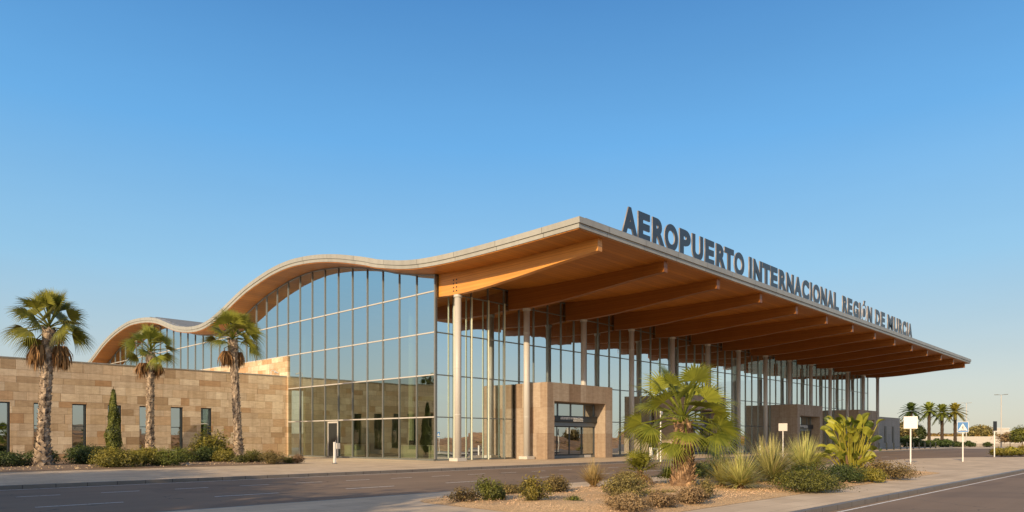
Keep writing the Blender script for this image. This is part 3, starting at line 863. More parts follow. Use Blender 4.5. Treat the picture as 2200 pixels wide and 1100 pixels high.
# island (near)
shrub('sparse low shrub at the left tip of the gravel island', 11.75, 13.0, .75, .36, 'sh_olive', 1100, .035, 1, GI, open_=.4)
shrub('round olive shrub second from the left tip of the island', 12.45, 12.8, .72, .48, 'sh_green', 3000, .035, 2, GI)
shrub('low spreading olive shrub at the back left edge of the island', 14.3, 13.95, .85, .28, 'sh_olive', 1800, .035, 3, GI, open_=.35)
shrub('upright yellow green shrub alone in the front gravel', 12.85, 11.5, .56, .58, 'sh_yel', 2800, .034, 4, GI)
shrub('dull olive shrub at the back edge left of the dry grass tuft', 15.6, 13.3, .82, .42, 'sh_olive', 2400, .036, 5, GI)
shrub('tiny bright green seedling in the front gravel', 13.4, 10.8, .36, .2, 'sh_green', 420, .03, 6, GI, open_=.5)
shrub('small yellowish ground plant beside the upright shrub', 12.75, 12.7, .3, .16, 'sh_yel', 350, .03, 66, GI, open_=.5)
shrub('large brown dry shrub left of the island palm trunk', 15.35, 10.5, 1.15, .62, 'sh_olive', 5200, .034, 7, GI)
shrub('grey brown dry bush lowest at the front of the island', 12.95, 8.75, 1.05, .34, 'sh_dry', 4200, .028, 8, GI)
shrub('orange brown dry shrub in the front row of the island', 13.9, 8.62, .62, .38, 'sh_dry', 2600, .028, 9, GI)
shrub('greyish dry shrub in front of the island palm', 15.3, 8.75, .8, .42, 'sh_dry', 3400, .028, 10, GI)
shrub('thin upright brown shrub right of the greyish one', 16.5, 8.9, .55, .52, 'sh_olive', 1700, .032, 11, GI, open_=.4)
shrub('flat bright green ground cover plant beside the palm trunk', 17.2, 10.7, .95, .12, 'sh_yel', 1100, .03, 12, GI, open_=.4)
shrub('dull olive shrub at the foot of the dwarf palm', 18.0, 12.3, .95, .55, 'sh_olive', 3000, .035, 13, GI)
shrub('rounded green shrub behind the island palm to its right', 25.3, 13.6, 1.55, .55, 'sh_green', 4200, .045, 14, GI)
shrub('small lime shrub between the green shrub and the spiky plants', 23.6, 11.7, .8, .42, 'sh_yel', 1900, .04, 15, GI)
shrub('dark green dense shrub behind the widest low bush', 24.6, 9.35, 1.35, .7, 'sh_dark', 5200, .04, 16, GI)
shrub('widest low mounded green bush at the front right of the island', 21.45, 8.45, 1.75, .58, 'sh_green', 9000, .036, 17, GI, lobes=14)
shrub('dark green shrub right behind the widest low bush', 26.7, 9.0, 1.35, .58, 'sh_dark', 4200, .04, 18, GI)
shrub('small dark plant at the foot of the big paddle leaved plant', 27.6, 8.9, .75, .36, 'sh_green', 1500, .045, 19, GI)
shrub('yellow green shrub at the left of the rightmost brown shrub', 27.7, 8.35, .8, .48, 'sh_yel', 2300, .042, 20, GI)
shrub('rightmost brown shrub on the gravel island', 29.9, 8.55, 1.7, .62, 'sh_olive', 4600, .042, 21, GI)
# wall bed
shrub('dark low shrub at the left edge of the picture', 8.7, 48.2, 2.0, .75, 'sh_dark', 3200, .08, 30, GW)
shrub('dark low shrub touching the left side of the large palm', 10.9, 49.2, 1.7, .8, 'sh_dark', 2800, .08, 31, GW)
shrub('dark green rounded shrub right of the large palm', 12.9, 48.8, 1.9, .95, 'sh_dark', 4200, .08, 32, GW)
shrub('dark green shrub below the left window beside the cypress', 14.6, 50.0, 2.0, 1.1, 'sh_dark', 4200, .08, 33, GW)
shrub('bright yellow green bush nearest the pavement', 13.0, 42.6, 1.7, 1.0, 'sh_yel', 6500, .055, 34, GW)
shrub('yellow green bush second from the pavement, under the middle palm', 14.5, 42.9, 1.5, 1.0, 'sh_yel', 5600, .055, 35, GW)
shrub('dull green bush right of the yellow green bushes', 15.6, 42.4, 1.2, .85, 'sh_green', 3800, .055, 36, GW)
shrub('low dull green bush before the fifth window', 18.2, 47.6, 1.5, .85, 'sh_green', 3400, .065, 37, GW)
shrub('tall leafy shrub below the rightmost window of the wing', 21.0, 49.2, 2.1, 2.1, 'sh_yel', 3600, .11, 38, GW, lobes=12, open_=.45)
shrub('dark bush at the foot of the tall leafy shrub', 20.2, 48.2, 1.4, 1.0, 'sh_dark', 2600, .07, 39, GW)
shrub('low green bush right of the palm nearest the glass hall', 21.3, 43.9, 1.3, .75, 'sh_green', 2600, .06, 40, GW)
shrub('small yellow bush left of the palm nearest the glass hall', 20.7, 46.6, 1.2, .8, 'sh_yel', 2400, .06, 41, GW)
shrub('reddish yellow shrub on the right end of the bed', 21.7, 41.9, 1.25, .75, 'sh_olive', 2600, .055, 42, GW)
shrub('tiny green bush second from the right end of the bed', 22.9, 42.0, .6, .45, 'sh_green', 900, .05, 43, GW)
shrub('tiny dry bush at the right end of the bed', 23.4, 41.8, .75, .55, 'sh_dry', 1200, .045, 44, GW)

# cypress
t = thing('cypress', 'slim dark green cypress standing before the stone wing windows', 'tree', (17.75, 59.2, .0))
rnd = random.Random(50); mb = MB()
for i in range(9000):
    z = .35+5.0*rnd.random()**.9; k = z/5.45
    prof = (1-k)**.62*min(1, k*5)*.66
    a = rnd.uniform(0, 6.28); rr = prof*(1-abs(rnd.gauss(0,.2)))*(1+.55*noise.noise(Vector((math.cos(a)*1.5, math.sin(a)*1.5, z*1.3))))
    p = Vector((math.cos(a)*rr, math.sin(a)*rr, z))
    d = Vector((math.cos(a), math.sin(a), rnd.uniform(.1,.9)))
    leafquad(mb, p, d+Vector((rnd.gauss(0,.4),rnd.gauss(0,.4),0)), .11*rnd.uniform(.6,1.2), rnd, max(0, min(1, .35+rnd.gauss(0,.2)+.4*noise.noise(p*2))), 1.9)
mb.build('crown', M['sh_green'], t)
mb = MB(); mb.tube([(0,0,-.05),(0,0,3),(0,0,5.6)], [.09,.06,.02], 8); mb.build('trunk', M['stem'], t)

# fan palms
def fan(mb, o, az, el, pet, Rf, nl, droop, rnd, tint=.5, twist=0, sprd=118):
    a = Vector((math.cos(az)*math.cos(el), math.sin(az)*math.cos(el), math.sin(el)))
    side = Vector((-math.sin(az), math.cos(az), 0)); up = side.cross(a)*-1
    if twist: 
        q = Matrix.Rotation(twist, 3, a); side = q @ side; up = q @ up
    # petiole, arching
    tip = o + a*pet + Vector((0,0,-pet*.12*droop))
    w = .022*Rf+.012
    mid = o + a*pet*.5 + Vector((0,0,.03*pet))
    for A, B in ((o, mid), (mid, tip)):
        mb.face([A-side*w, A+side*w, B+side*w*.8, B-side*w*.8], tint*.8+.15)
        mb.face([A-up*w, A+up*w, B+up*w*.8, B-up*w*.8], tint*.6)
    a2 = (a+Vector((0,0,-.25*droop))).normalized()
    up2 = (up - a2*up.dot(a2)).normalized(); side = a2.cross(up2)
    for i in range(nl):
        f = (i+.5)/nl*2-1; ang = f*R(sprd)
        L = Rf*(.70+.30*math.cos(ang*.6))*rnd.uniform(.88, 1.06)
        d = a2*math.cos(ang)+side*math.sin(ang)
        wd = side*math.cos(ang)-a2*math.sin(ang)
        lift = up2*(.10 if i % 2 else .0)
        cup = up2*(.22*abs(math.sin(ang)))
        pts = []
        K = 5
        for k in range(K+1):
            s = k/K
            pt = tip + d*L*s*(1-.08*s*s*droop) + cup*L*s*(1-s*.6) + lift*.12*s*Rf + Vector((0,0,-1))*L*(.16+.34*droop*rnd.uniform(.8,1.2))*s**2.4
            pts.append(pt)
        ws = [.012, .028, .029, .017, .008, .001]
        t_ = max(0, min(1, tint+rnd.gauss(0,.12)))
        s_t = .1 if sprd == 100 else .2
        for k in range(K):
            s0, s1 = ws[k]*L*1.25, ws[k+1]*L*1.25
            mb.face([pts[k]-wd*s0*(1-.45*s_t), pts[k]+wd*s0*(1-.45*s_t), pts[k+1]+wd*s1*(1-.5*s_t), pts[k+1]-wd*s1*(1-.5*s_t)], min(1, t_+.10*k/K))
        # dangling thread-like split tips
def palm(name, label, loc, H, r0, r1, Rc, nf, seed, leafmat, trunkmat, lean=(0,0), skirt=0, group=None, stub=160, petk=.9, rz=0, uptilt=0, nl=24, low=-.45, sprd=88, fk=.52, eltop=86):
    rnd = random.Random(seed)
    t = thing(name, label, 'palm tree', loc, rz, group)
    # trunk
    mb = MB(); rings = max(10, int(H/.13)); seg = 18
    ax = lambda s: Vector((lean[0]*(s**1.4), lean[1]*(s**1.4), s*H))
    for i in range(rings+1):
        s = i/rings
        rr = (r1+(r0-r1)*math.exp(-s*H/.75))*(1+.07*math.sin(i*2.1))
        if s > .93: rr *= 1.12
        c = ax(s)
        for k in range(seg):
            a = 2*math.pi*k/seg; q = rr*(1+.22*noise.noise(Vector((math.cos(a)*2.2, math.sin(a)*2.2, s*H*3.2+seed))))
            mb.v.append((c.x+math.cos(a)*q, c.y+math.sin(a)*q, c.z-.03*(i==0)))
            mb.c.append(.5+.7*noise.noise(Vector((math.cos(a)*3, math.sin(a)*3, s*H*4+seed))))
    mb.use_c = True
    for i in range(rings):
        for k in range(seg):
            a = i*seg+k; b = i*seg+(k+1) % seg; mb.f.append((a, b, b+seg, a+seg))
    mb.f.append(tuple(rings*seg+k for k in range(seg)))
    # leaf-base stubs spiralling round the trunk
    for i in range(stub):
        s = (i+.5)/stub; 
        rr = (r1+(r0-r1)*math.exp(-s*H/.75)); a = i*2.39996; c = ax(s)
        od = Vector((math.cos(a), math.sin(a), 0)); sd = Vector((-math.sin(a), math.cos(a), 0))
        big = (1.5 if s*H < 1.5 or s > .88 else 1.0)*rnd.uniform(.7, 1.3)*r1*.42
        b = c + od*rr*.9
        v0 = b-sd*big*.75; v1 = b+sd*big*.75; v2 = b+od*big*.85+Vector((0,0,big*1.25)); v3 = b+Vector((0,0,big*.9)); 
        cc = rnd.uniform(.25, 1.1)
        mb.face([v0, v1, v2], cc); mb.face([v1, v3, v2], cc*.5); mb.face([v3, v0, v2], cc*.6)
    mb.build('trunk', M[trunkmat], t, smooth=False)
    top = ax(1.0)
    mb = MB()
    for i in range(nf):
        s = i/nf
        az = i*2.39996+rnd.uniform(-.15,.15)
        el = R(eltop)*(1-s)**.85 + low*s**1.5 + rnd.uniform(-.12,.12)
        Rf = Rc*fk*rnd.uniform(.85,1.1)*(1 if s > .12 else .85); pet = Rc*(1.02-fk)*petk*rnd.uniform(.8,1.12)
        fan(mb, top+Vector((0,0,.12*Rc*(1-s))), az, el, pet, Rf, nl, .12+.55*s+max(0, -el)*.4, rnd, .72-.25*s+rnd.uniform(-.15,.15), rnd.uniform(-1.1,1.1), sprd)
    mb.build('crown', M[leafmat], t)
    if skirt:
        mb = MB()
        for i in range(skirt):
            az = i*2.39996*1.3+rnd.uniform(-.3,.3); c = top+Vector((0,0,-.15*Rc))
            L = rnd.uniform(.35,.62)*Rc; out = r1*1.1+rnd.uniform(.02,.22)*Rc*.7
            p0 = c+Vector((math.cos(az)*r1, math.sin(az)*r1, -.05)); p1 = c+Vector((math.cos(az)*out, math.sin(az)*out, -.1*Rc))
            mb.tube([p0, p1, p1+Vector((0,0,-.12*Rc))], .015, 4, .4, cap=False)
            for k in range(34):
                ww = rnd.gauss(0,.075)*Rc*.8; w2 = rnd.gauss(0,.075)*Rc*.8; sp = rnd.uniform(.7,1.0)
                a_ = p1+Vector((ww*.25, w2*.25, -.08*Rc)); b_ = p1+Vector((ww, w2, -.08*Rc-L*.55*sp)); c_ = p1+Vector((ww*1.1, w2*1.1, -.08*Rc-L*sp))
                d_ = Vector((rnd.gauss(0,1), rnd.gauss(0,1), 0)).normalized()*.022*Rc*.8
                mb.face([a_-d_, a_+d_, b_+d_, b_-d_], rnd.uniform(.1,1)); mb.face([b_-d_, b_+d_, c_], rnd.uniform(.1,1))
        mb.build('dead_fronds', M['skirt'], t)
    return t
GP = 'tall fan palms in the bed before the stone wing'
palm('fan_palm', 'largest fan palm, leftmost, thick mottled trunk with hanging brown fronds', (10.5, 47.3, 0), 7.85, .58, .29, 2.75, 28, 3, 'palm', 'trunk', (.27,-.27), 15, GP, stub=230, nl=30, sprd=80)
palm('fan_palm', 'middle fan palm rising behind the yellow green bushes by the stone wing', (18.85, 54.8, 0), 7.9, .46, .26, 2.35, 24, 9, 'palm', 'trunk', (.05,-.05), 9, GP, stub=220, nl=28, sprd=80)
palm('fan_palm', 'fan palm nearest the glass hall, trunk leaning slightly left', (22.4, 48.1, 0), 8.55, .48, .26, 2.5, 27, 14, 'palm', 'trunk', (-.3,.3), 9, GP, stub=240, nl=28, sprd=80)
palm('island_palm', 'short fan palm with wide bright green fronds on the gravel island', (20.15, 11.7, .05), 2.05, .38, .26, 2.12, 40, 21, 'palmf', 'trunkf', (0,0), 0, None, stub=110, petk=1.0, nl=26, low=-.64, sprd=100, fk=.44, eltop=66)
# off to the left, seen in reflections and by their long shadows
GO = 'trees west of the forecourt'
pl = palm('fan_palm', 'tall fan palm standing far to the left of the stone wing', (-20, 104, 0), 12.6, .5, .33, 2.4, 30, 33, 'palm', 'trunk', (0,0), 8, GO)
for i, (x, y, s) in enumerate([(-16, 26.5, .62), (-21, 31.5, .6), (-13, 18.5, .55), (-27, 23, .7), (-30, 36, .62)]):
    dup(pl, (x, y, -.05), i*1.3, ['fan palm beside the road far left, nearest the kerb', 'fan palm beside the road far left, second from the kerb', 'shortest fan palm far left across the road', 'tallest roadside fan palm far left', 'fan palm furthest left beyond the pavement'][i], s)

# dwarf fan palm on the island
def rosette(mb, n, L, seed, w=.02, spread=1.0, droop=.35, tintr=(.1,1), zoff=0, minel=.05):
    rnd = random.Random(seed)
    for i in range(n):
        az = rnd.uniform(0, 6.28); el = math.asin(rnd.random()**.9)*spread + minel
        l = L*rnd.uniform(.7,1.05); d = Vector((math.cos(az)*math.cos(el), math.sin(az)*math.cos(el), math.sin(el)))
        sd = Vector((-math.sin(az), math.cos(az), 0)); K = 4; pts = []
        o = Vector((rnd.gauss(0,.03), rnd.gauss(0,.03), zoff+rnd.uniform(0,.08)))
        dr = droop*rnd.uniform(.3,1.4)
        for k in range(K+1):
            s = k/K; pts.append(o+d*l*s+Vector((0,0,-1))*l*dr*s*s*math.cos(el))
        c = rnd.uniform(*tintr)
        for k in range(K):
            w0 = w*(1-.2*k if k else .8)*(1-k/K*.5); w1 = w*(1-(k+1)/K)*.8+.001
            mb.face([pts[k]-sd*w0, pts[k]+sd*w0, pts[k+1]+sd*w1, pts[k+1]-sd*w1], min(1, c+.1*k/K))
def spiky(label, x, y, L, n, seed, mat='spiky', w=.018, spread=1, droop=.3, name='spiky_plant', trunk=.1, group='spiky rosette plants on the island', z=.06, minel=.05):
    t = thing(name, label, 'plant', (x, y, z), 0, group)
    mb = MB(); rosette(mb, n, L, seed, w, spread, droop, zoff=trunk, minel=minel); mb.build('leaves', M[mat], t)
    mb = MB(); mb.tube([(0,0,-.05),(0,0,trunk),(0,0,trunk+.12)], [.11,.12,.03], 10); mb.build('stem', M['stem'], t)
    return t
spiky('short straw coloured grass tuft at the back edge of the island', 18.1, 13.75, .95, 420, 61, 'tuft', .016, .72, .30, 'grass_tuft', .02, None, minel=.45)
spiky('frontmost spiky rosette plant right of the island palm', 20.3, 9.85, 1.22, 620, 62, w=.026, droop=.2)
spiky('small spiky plant tucked behind the frontmost one', 21.2, 10.9, 1.25, 380, 68, w=.024, droop=.22)
spiky('widest spiky plant in the middle of the row', 24.3, 10.6, 1.75, 700, 63, w=.03, droop=.28)
spiky('dense round spiky plant left of the paddle leaved plant', 30.4, 11.8, 1.85, 900, 64, w=.028, droop=.14)
spiky('spiky plant half hidden behind the widest one', 27.2, 12.2, 1.7, 480, 67, w=.028, droop=.3)
# dwarf palm: several small fans in a clump
t = thing('dwarf_fan_palm', 'bushy dwarf fan palm with dried brown lower leaves left of the island palm', 'plant', (20.1, 13.3, .05))
rnd = random.Random(71); mb = MB(); md = MB()
for i in range(34):
    az = i*2.4; s = i/34; el = R(80)*(1-s)+R(12)*s
    fan(mb, Vector((rnd.gauss(0,.12), rnd.gauss(0,.12), .45+.25*(1-s))), az, el, .3, .5, 13, .5, rnd, .55+rnd.uniform(-.2,.2))
for i in range(16):
    fan(md, Vector((0,0,.35)), i*2.4, R(-10), .25, .38, 10, 1.3, rnd, .6)
mb.build('leaves', M['palmf'], t); md.build('dead_leaves', M['skirt'], t)
mb = MB(); mb.tube([(0,0,-.05),(0,0,.5)], [.14,.1], 10, .4); mb.build('stem', M['trunkf'], t)
t2 = thing('dwarf_fan_palm', 'low green dwarf palm just behind the island palm trunk', 'plant', (21.3, 12.9, .05))
mb = MB()
for i in range(26):
    s = i/26; fan(mb, Vector((rnd.gauss(0,.15), rnd.gauss(0,.15), .2)), i*2.4, R(75)*(1-s)+R(8)*s, .25, .5, 12, .6, rnd, .35+rnd.uniform(-.15,.15))
mb.build('leaves', M['palmf'], t2)

# big paddle-leaved plant
t = thing('paddle_leaf_plant', 'large clump of paddle shaped yellow green leaves at the right of the island', 'plant', (31.2, 10.2, .03))
rnd = random.Random(81); mb = MB(); ms = MB()
def paddle(base, az, lean, H, L, Wd):
    d = Vector((math.cos(az), math.sin(az), 0)); sd = Vector((-math.sin(az), math.cos(az), 0))
    p = [base, base+d*lean*H*.3+Vector((0,0,H*.5)), base+d*lean*H+Vector((0,0,H*.97))]
    ms.tube(p, [.045,.03,.018], 6, rnd.uniform(.4,.9), cap=False)
    q0 = p[2]; dirn = (p[2]-p[1]).normalized(); K = 8; pts = []; cur = Vector(q0)
    for k in range(K+1):
        pts.append(cur.copy()); dirn = (dirn + d*.05 + Vector((0,0,-.10 - .10*lean))).normalized(); cur += dirn*L/K
    tw = rnd.uniform(-1.6,1.6); c = rnd.uniform(0,.85)
    rs = 1.0
    prev = None
    for k in range(K+1):
        s = k/K; wv = Wd*math.sin(math.pi*min(1,(s*.93+.06)))**.6*(1 if s < .98 else .3)
        dd = (pts[min(k+1,K)]-pts[max(k-1,0)]).normalized(); q = Matrix.Rotation(tw, 3, dd); sdd = (q @ sd); up = dd.cross(sdd)
        if up.z < 0: up = -up
        w_ = .05*rnd.uniform(-1,1)
        row = [pts[k]-sdd*wv+up*wv*(.45+w_), pts[k]-sdd*wv*.5+up*wv*.12, pts[k], pts[k]+sdd*wv*.5+up*wv*.12, pts[k]+sdd*wv+up*wv*(.45-w_)]
        if prev:
            for i in range(4): mb.face([prev[i], prev[i+1], row[i+1], row[i]], max(0,min(1,c+rnd.uniform(-.08,.08))))
        prev = row
for i in range(84):
    az = rnd.uniform(0, 6.28); rr = rnd.uniform(0,.45); b = Vector((math.cos(az)*rr, math.sin(az)*rr, 0))
    Hh = rnd.uniform(.5,2.35); lean = rnd.uniform(.05,.62)*(1.2 if Hh < 1.4 else .72)
    paddle(b, az+rnd.gauss(0,.5), lean, Hh, rnd.uniform(.28,.72), rnd.uniform(.10,.21))
mb.build('leaves', M['paddle'], t, smooth=True); ms.build('stalk', M['paddle'], t)
mb = MB()
for i in range(5):
    a = rnd.uniform(0,6.28); mb.tube([(0,0,-.05),(math.cos(a)*.25,math.sin(a)*.25,.35),(math.cos(a)*.45,math.sin(a)*.45,.9)], [.10,.08,.05], 8)
mb.build('stem', M['stem'], t)

# ------------------------------------------------------------------ street furniture
def pole_sign(label, x, y, H, w, h, rz, kind):
    t = thing('road_sign', label, 'road sign', (x, y, .005), rz)
    mb = MB(); mb.tube([(0,0,0),(0,0,H)], .045, 12); mb.build('pole', M['white'], t, smooth=False)
    mb = MB(); mb.box((-.075, -w/2, H-h), (-.05, w/2, H)); pn = mb.build('panel', M['dark' if kind == 'dark' else 'column' if w == .72 else 'white'], t, bevel=.006)
    if kind == 'cross':
        mb = MB(); mb.box((-.079, -w/2+.025, H-h+.025), (-.076, w/2-.025, H-.025)); mb.build('blue_face', M['blue'], pn)
        zc = H-h/2
        mb = MB(); mb.face([(-.082, .28, zc-.25), (-.082, -.28, zc-.25), (-.082, 0, zc+.26)]); mb.build('white_triangle', M['white'], pn)
        mb = MB(); X = -.086
        def pg(pts): mb.face([(X, -a*.9, zc-.02+b*.9) for a, b in pts])
        pg([(.0,.14),(.03,.12),(.03,.08),(0,.065),(-.03,.08),(-.03,.12)])           # head
        pg([(-.035,.05),(.035,.05),(.03,-.06),(-.025,-.06)])                          # body
        pg([(-.03,-.06),(.0,-.06),(-.05,-.2),(-.085,-.2)]); pg([(0,-.06),(.03,-.06),(.09,-.2),(.055,-.2)])   # legs
        pg([(.035,.05),(.035,.02),(.1,-.03),(.095,.0)]); pg([(-.035,.05),(-.035,.02),(-.09,-.05),(-.095,-.02)])
        for k in range(5): 
            a = -.2+k*.09; pg([(a,-.25),(a+.05,-.25),(a+.05,-.22),(a,-.22)])
        mb.build('walking_figure', M['black'], pn)
    return t
pole_sign('white pole with a blank white square panel at the pavement edge', 49.0, 12.5, 3.0, .76, .76, R(14), 'plain')
pole_sign('blue square pedestrian crossing sign with white triangle on a white pole', 57.6, 11.4, 2.8, .68, .74, R(10), 'cross')
pole_sign('thin pole with a narrow dark panel seen edge on at the far right', 74.2, 12.3, 3.15, .42, .85, R(60), 'dark')
pole_sign('white pole hidden partly by the fronds of the island palm', 42.9, 26.7, 3.6, .3, .3, R(95), 'plain')
pole_sign('blank white panel on a pole in front of the third stone portal', 60.5, 25.4, 2.95, .72, .66, R(20), 'plain')

t = thing('card_reader_post', 'short white post with a small box on the pavement before the glass gable', 'post', (25.0, 39.9, .0))
mb = MB(); mb.box((-.07,-.07,0),(.07,.07,1.4)); mb.build('post', M['white'], t, bevel=.01)
mb = MB(); mb.box((.075,-.12,.95),(.34,.12,1.32)); mb.build('box', M['base'], t, bevel=.02)
mb = MB(); mb.box((-.12,-.12,0),(.12,.12,.05)); mb.build('base_plate', M['grey'], t)
t = thing('barrier_stub', 'low white barrier post with a short arm beside the road', 'barrier', (46.7, 29.9, .0))
mb = MB(); mb.box((-.13,-.1,0),(.13,.1,.95)); mb.build('post', M['white'], t, bevel=.02)
mb = MB(); mb.box((.13,-.04,.78),(.95,.04,.9)); mb.box((.86,-.04,0),(.95,.04,.78)); mb.build('arm', M['white'], t)
t = thing('bollard', 'single white bollard beyond the paddle leaved plant', 'bollard', (67, 30.4, 0))
mb = MB(); mb.tube([(0,0,0),(0,0,.9),(0,0,.95)], [.09,.09,.05], 12); mb.build('post', M['white'], t)
mb = MB(); mb.tube([(0,0,.7),(0,0,.8)], .094, 12); mb.build('reflector_band', M['grey'], t)
bb = None
for i in range(12):
    x, y = 100+i*3.4, 31.2+ (i % 2)*.0
    if bb is None:
        bb = thing('bollard', 'dark short bollard in the row along the far pavement', 'bollard', (x, y, 0), 0, 'dark bollards along the far pavement')
        mb = MB(); mb.tube([(0,0,0),(0,0,1.0),(0,0,1.05)], [.1,.1,.06], 10); mb.build('post', M['dark'], bb)
    else: dup(bb, (x, y, 0))

# street lamps
lamp = thing('street_lamp', 'taller double headed street lamp at the far right', 'street lamp', (*along(2151, 131), -.1))
mb = MB(); mb.tube([(0,0,0),(0,0,5),(0,0,9.9)], [.13,.1,.07], 10); mb.build('pole', M['column'], lamp)
for s in (-1, 1):
    mb = MB(); mb.tube([(0,0,9.85),(0,s*.5,9.95)], .04, 6); mb.box((-.14, min(s*.45,s*1.05), 9.88), (.14, max(s*.45,s*1.05), 10.0)); mb.build('lamp_head', M['grey'], lamp)
dup(lamp, (*along(2076, 161), -.1), .2, 'more distant double headed street lamp behind the palms')

# far palms (feather palms)
def feather_palm(label, loc, H, Rc, seed, mat):
    rnd = random.Random(seed); t = thing('feather_palm', label, 'palm tree', loc, 0, 'row of four palms beyond the forecourt')
    mb = MB(); pts = [(0,0,H*k/14) for k in range(15)]; mb.tube(pts, [.42 if k == 0 else (.30+.04*(k % 2)) for k in range(14)]+[.42], 10, .1); mb.use_c = True; mb.build('trunk', M['trunk'], t)
    mb = MB()
    for i in range(46):
        s = i/46; az = i*2.4+rnd.uniform(-.2,.2); el = R(84)*(1-s)-R(30)*s+rnd.uniform(-.1,.1)
        d = Vector((math.cos(az)*math.cos(el), math.sin(az)*math.cos(el), math.sin(el))); sd = Vector((-math.sin(az), math.cos(az), 0))
        o = Vector((0,0,H)); K = 9; P_ = [o+d*Rc*(k/K)+Vector((0,0,-1))*Rc*(.3+.25*s)*(k/K)**2 for k in range(K+1)]
        for k in range(1, K):
            for sg in (-1, 1):
                for q in (0,.5):
                    b = P_[k].lerp(P_[k+1], q); fwd = (P_[k+1]-P_[k]).normalized()
                    tp = b+(sd*sg*.75+fwd*.65+Vector((0,0,-.2)))*Rc*.22*(.35+.65*math.sin(math.pi*(k+.5)/(K+.8)))
                    mb.face([b-fwd*.11, b+fwd*.11, tp], max(0,min(1, .75-.5*s+rnd.gauss(0,.12))))
    mb.build('crown', M[mat], t)
fp = [(1957, 'dark green palm, leftmost of the far row of four, behind the blank panel', 'sh_dark', 9.0, 5), (1996, 'green palm second in the far row with a straight dark trunk', 'palm', 9.1, 6),
      (2024, 'yellowish palm third in the far row', 'sh_green', 8.7, 7), (2052, 'golden lit palm, rightmost of the far row of four', 'sh_yel', 8.9, 8)]
for px, lb, mt, H, sd in fp: feather_palm(lb, (*along(px, 150), -.1), H-1.4, 2.7, sd, mt)

# far pavement, wall, buildings, shrubs
mb = MB()
a = [along(px, 122) for px in (1900, 2330)]; b = [along(px, 150) for px in (2330, 1900)]
sheet('far_pavement', a+b, -.1, M['paving'])
def farwall(px0, px1, d0, d1, h, mat, name, label, cat):
    (x0,y0), (x1,y1) = along(px0, d0), along(px1, d1); t = Vector((x1-x0, y1-y0)); nrm = Vector((-t.y, t.x)).normalized()*.5
    mb = MB(); mb.prism([(x0,y0),(x1,y1),(x1+nrm.x,y1+nrm.y),(x0+nrm.x,y0+nrm.y)], -.2, h)
    o = mb.build(name, M[mat], None); tag(o, label, cat)
farwall(1925, 2320, 196, 205, 2.3, 'wallst' if 'wallst' in M else 'base', 'boundary_wall', 'long low sunlit beige wall beyond the far palms', 'wall')
farwall(1925, 2320, 158, 160, .55, 'annexst', 'low_wall', 'knee high grey wall in front of the sunlit beige wall', 'wall')
def farblock(px0, px1, d, h, dep, label):
    x0, y0 = along(px0, d); x1, y1 = along(px1, d); t = Vector((x1-x0, y1-y0)).normalized(); n_ = Vector((-t.y, t.x))
    q = thing('flat_roofed_house', label, 'building')
    mb = MB(); mb.prism([(x0,y0),(x1,y1),(x1+n_.x*dep,y1+n_.y*dep),(x0+n_.x*dep,y0+n_.y*dep)], 0, h); mb.build('wall', M['base'], q)
    mb = MB(); mb.prism([(x0-.2*t.x-.2*n_.x,y0-.2*t.y-.2*n_.y),(x1+.2*t.x-.2*n_.x,y1+.2*t.y-.2*n_.y),(x1+n_.x*dep,y1+n_.y*dep),(x0+n_.x*dep,y0+n_.y*dep)], h, h+.25); mb.build('roof', M['white'], q)
    mb = MB()
    for k in range(3):
        f = .2+.27*k; c_ = Vector((x0,y0)).lerp(Vector((x1,y1)), f); e = c_+t*1.2; o_ = n_*-.02
        mb.face([(c_.x+o_.x,c_.y+o_.y,1.2),(e.x+o_.x,e.y+o_.y,1.2),(e.x+o_.x,e.y+o_.y,2.4),(c_.x+o_.x,c_.y+o_.y,2.4)])
    mb.build('window', M['dark'], q)
farblock(2127, 2188, 222, 3.9, 10, 'low cream flat roofed house behind the beige wall')
farblock(2140, 2168, 245, 5.2, 8, 'smaller white block behind the cream house')
farblock(2196, 2260, 230, 3.4, 8, 'low pale house at the right edge behind the small tree')

def scrub(name, label, pts, cnt, mat, leaf, seed):
    rnd = random.Random(seed); mb = MB()
    for i in range(cnt):
        x, y, rr, hh = rnd.choice(pts)
        d = Vector((rnd.gauss(0,1), rnd.gauss(0,1), abs(rnd.gauss(0,1)))).normalized(); q = 1-abs(rnd.gauss(0,.2))
        p = Vector((x+d.x*rr*q, y+d.y*rr*q, d.z*hh*q-.1))
        leafquad(mb, p, d+Vector((rnd.gauss(0,.4),rnd.gauss(0,.4),.2)), leaf*rnd.uniform(.6,1.4), rnd, max(0,min(1,.2+.5*d.z+rnd.gauss(0,.2))))
    o = mb.build(name, M[mat]); tag(o, label, 'scrub', kind='stuff'); return o
rnd = random.Random(90)
pts = []
for i in range(170):
    px = rnd.uniform(1930, 2330); d = rnd.uniform(212, 260); pts.append((*along(px, d), rnd.uniform(1.5,4), rnd.uniform(2.2,3.9)))
scrub('scrub', 'orange brown scrub massed behind the beige wall', pts, 16000, 'scrub', .8, 91)
# shrubs below the far palms
GF = 'dark shrubs under the far palms'
proto = shrub('dark shrub under the far palms, furthest left', *along(1948, 148), 4, 2.6, 'sh_dark', 1400, .38, 92, GF, z=-.1)
for i, (px, s) in enumerate([(1968, .8), (1990, .6), (2010, .75), (2036, .7), (2060, .5), (2082, .55), (2120,.45)]):
    dup(proto, (*along(px, 146+2*(i % 3)), -.1), i*1.1, 'dark shrub under the far palms, number counted rightwards' if False else ['dark shrub between the first and second far palms', 'dark shrub at the foot of the second far palm', 'dark shrub between the second and third far palms', 'dark shrub between the third and fourth far palms', 'dark shrub right of the fourth far palm', 'lone dark shrub below the more distant lamp', 'smallest dark shrub left of the taller far lamp'][i], s)
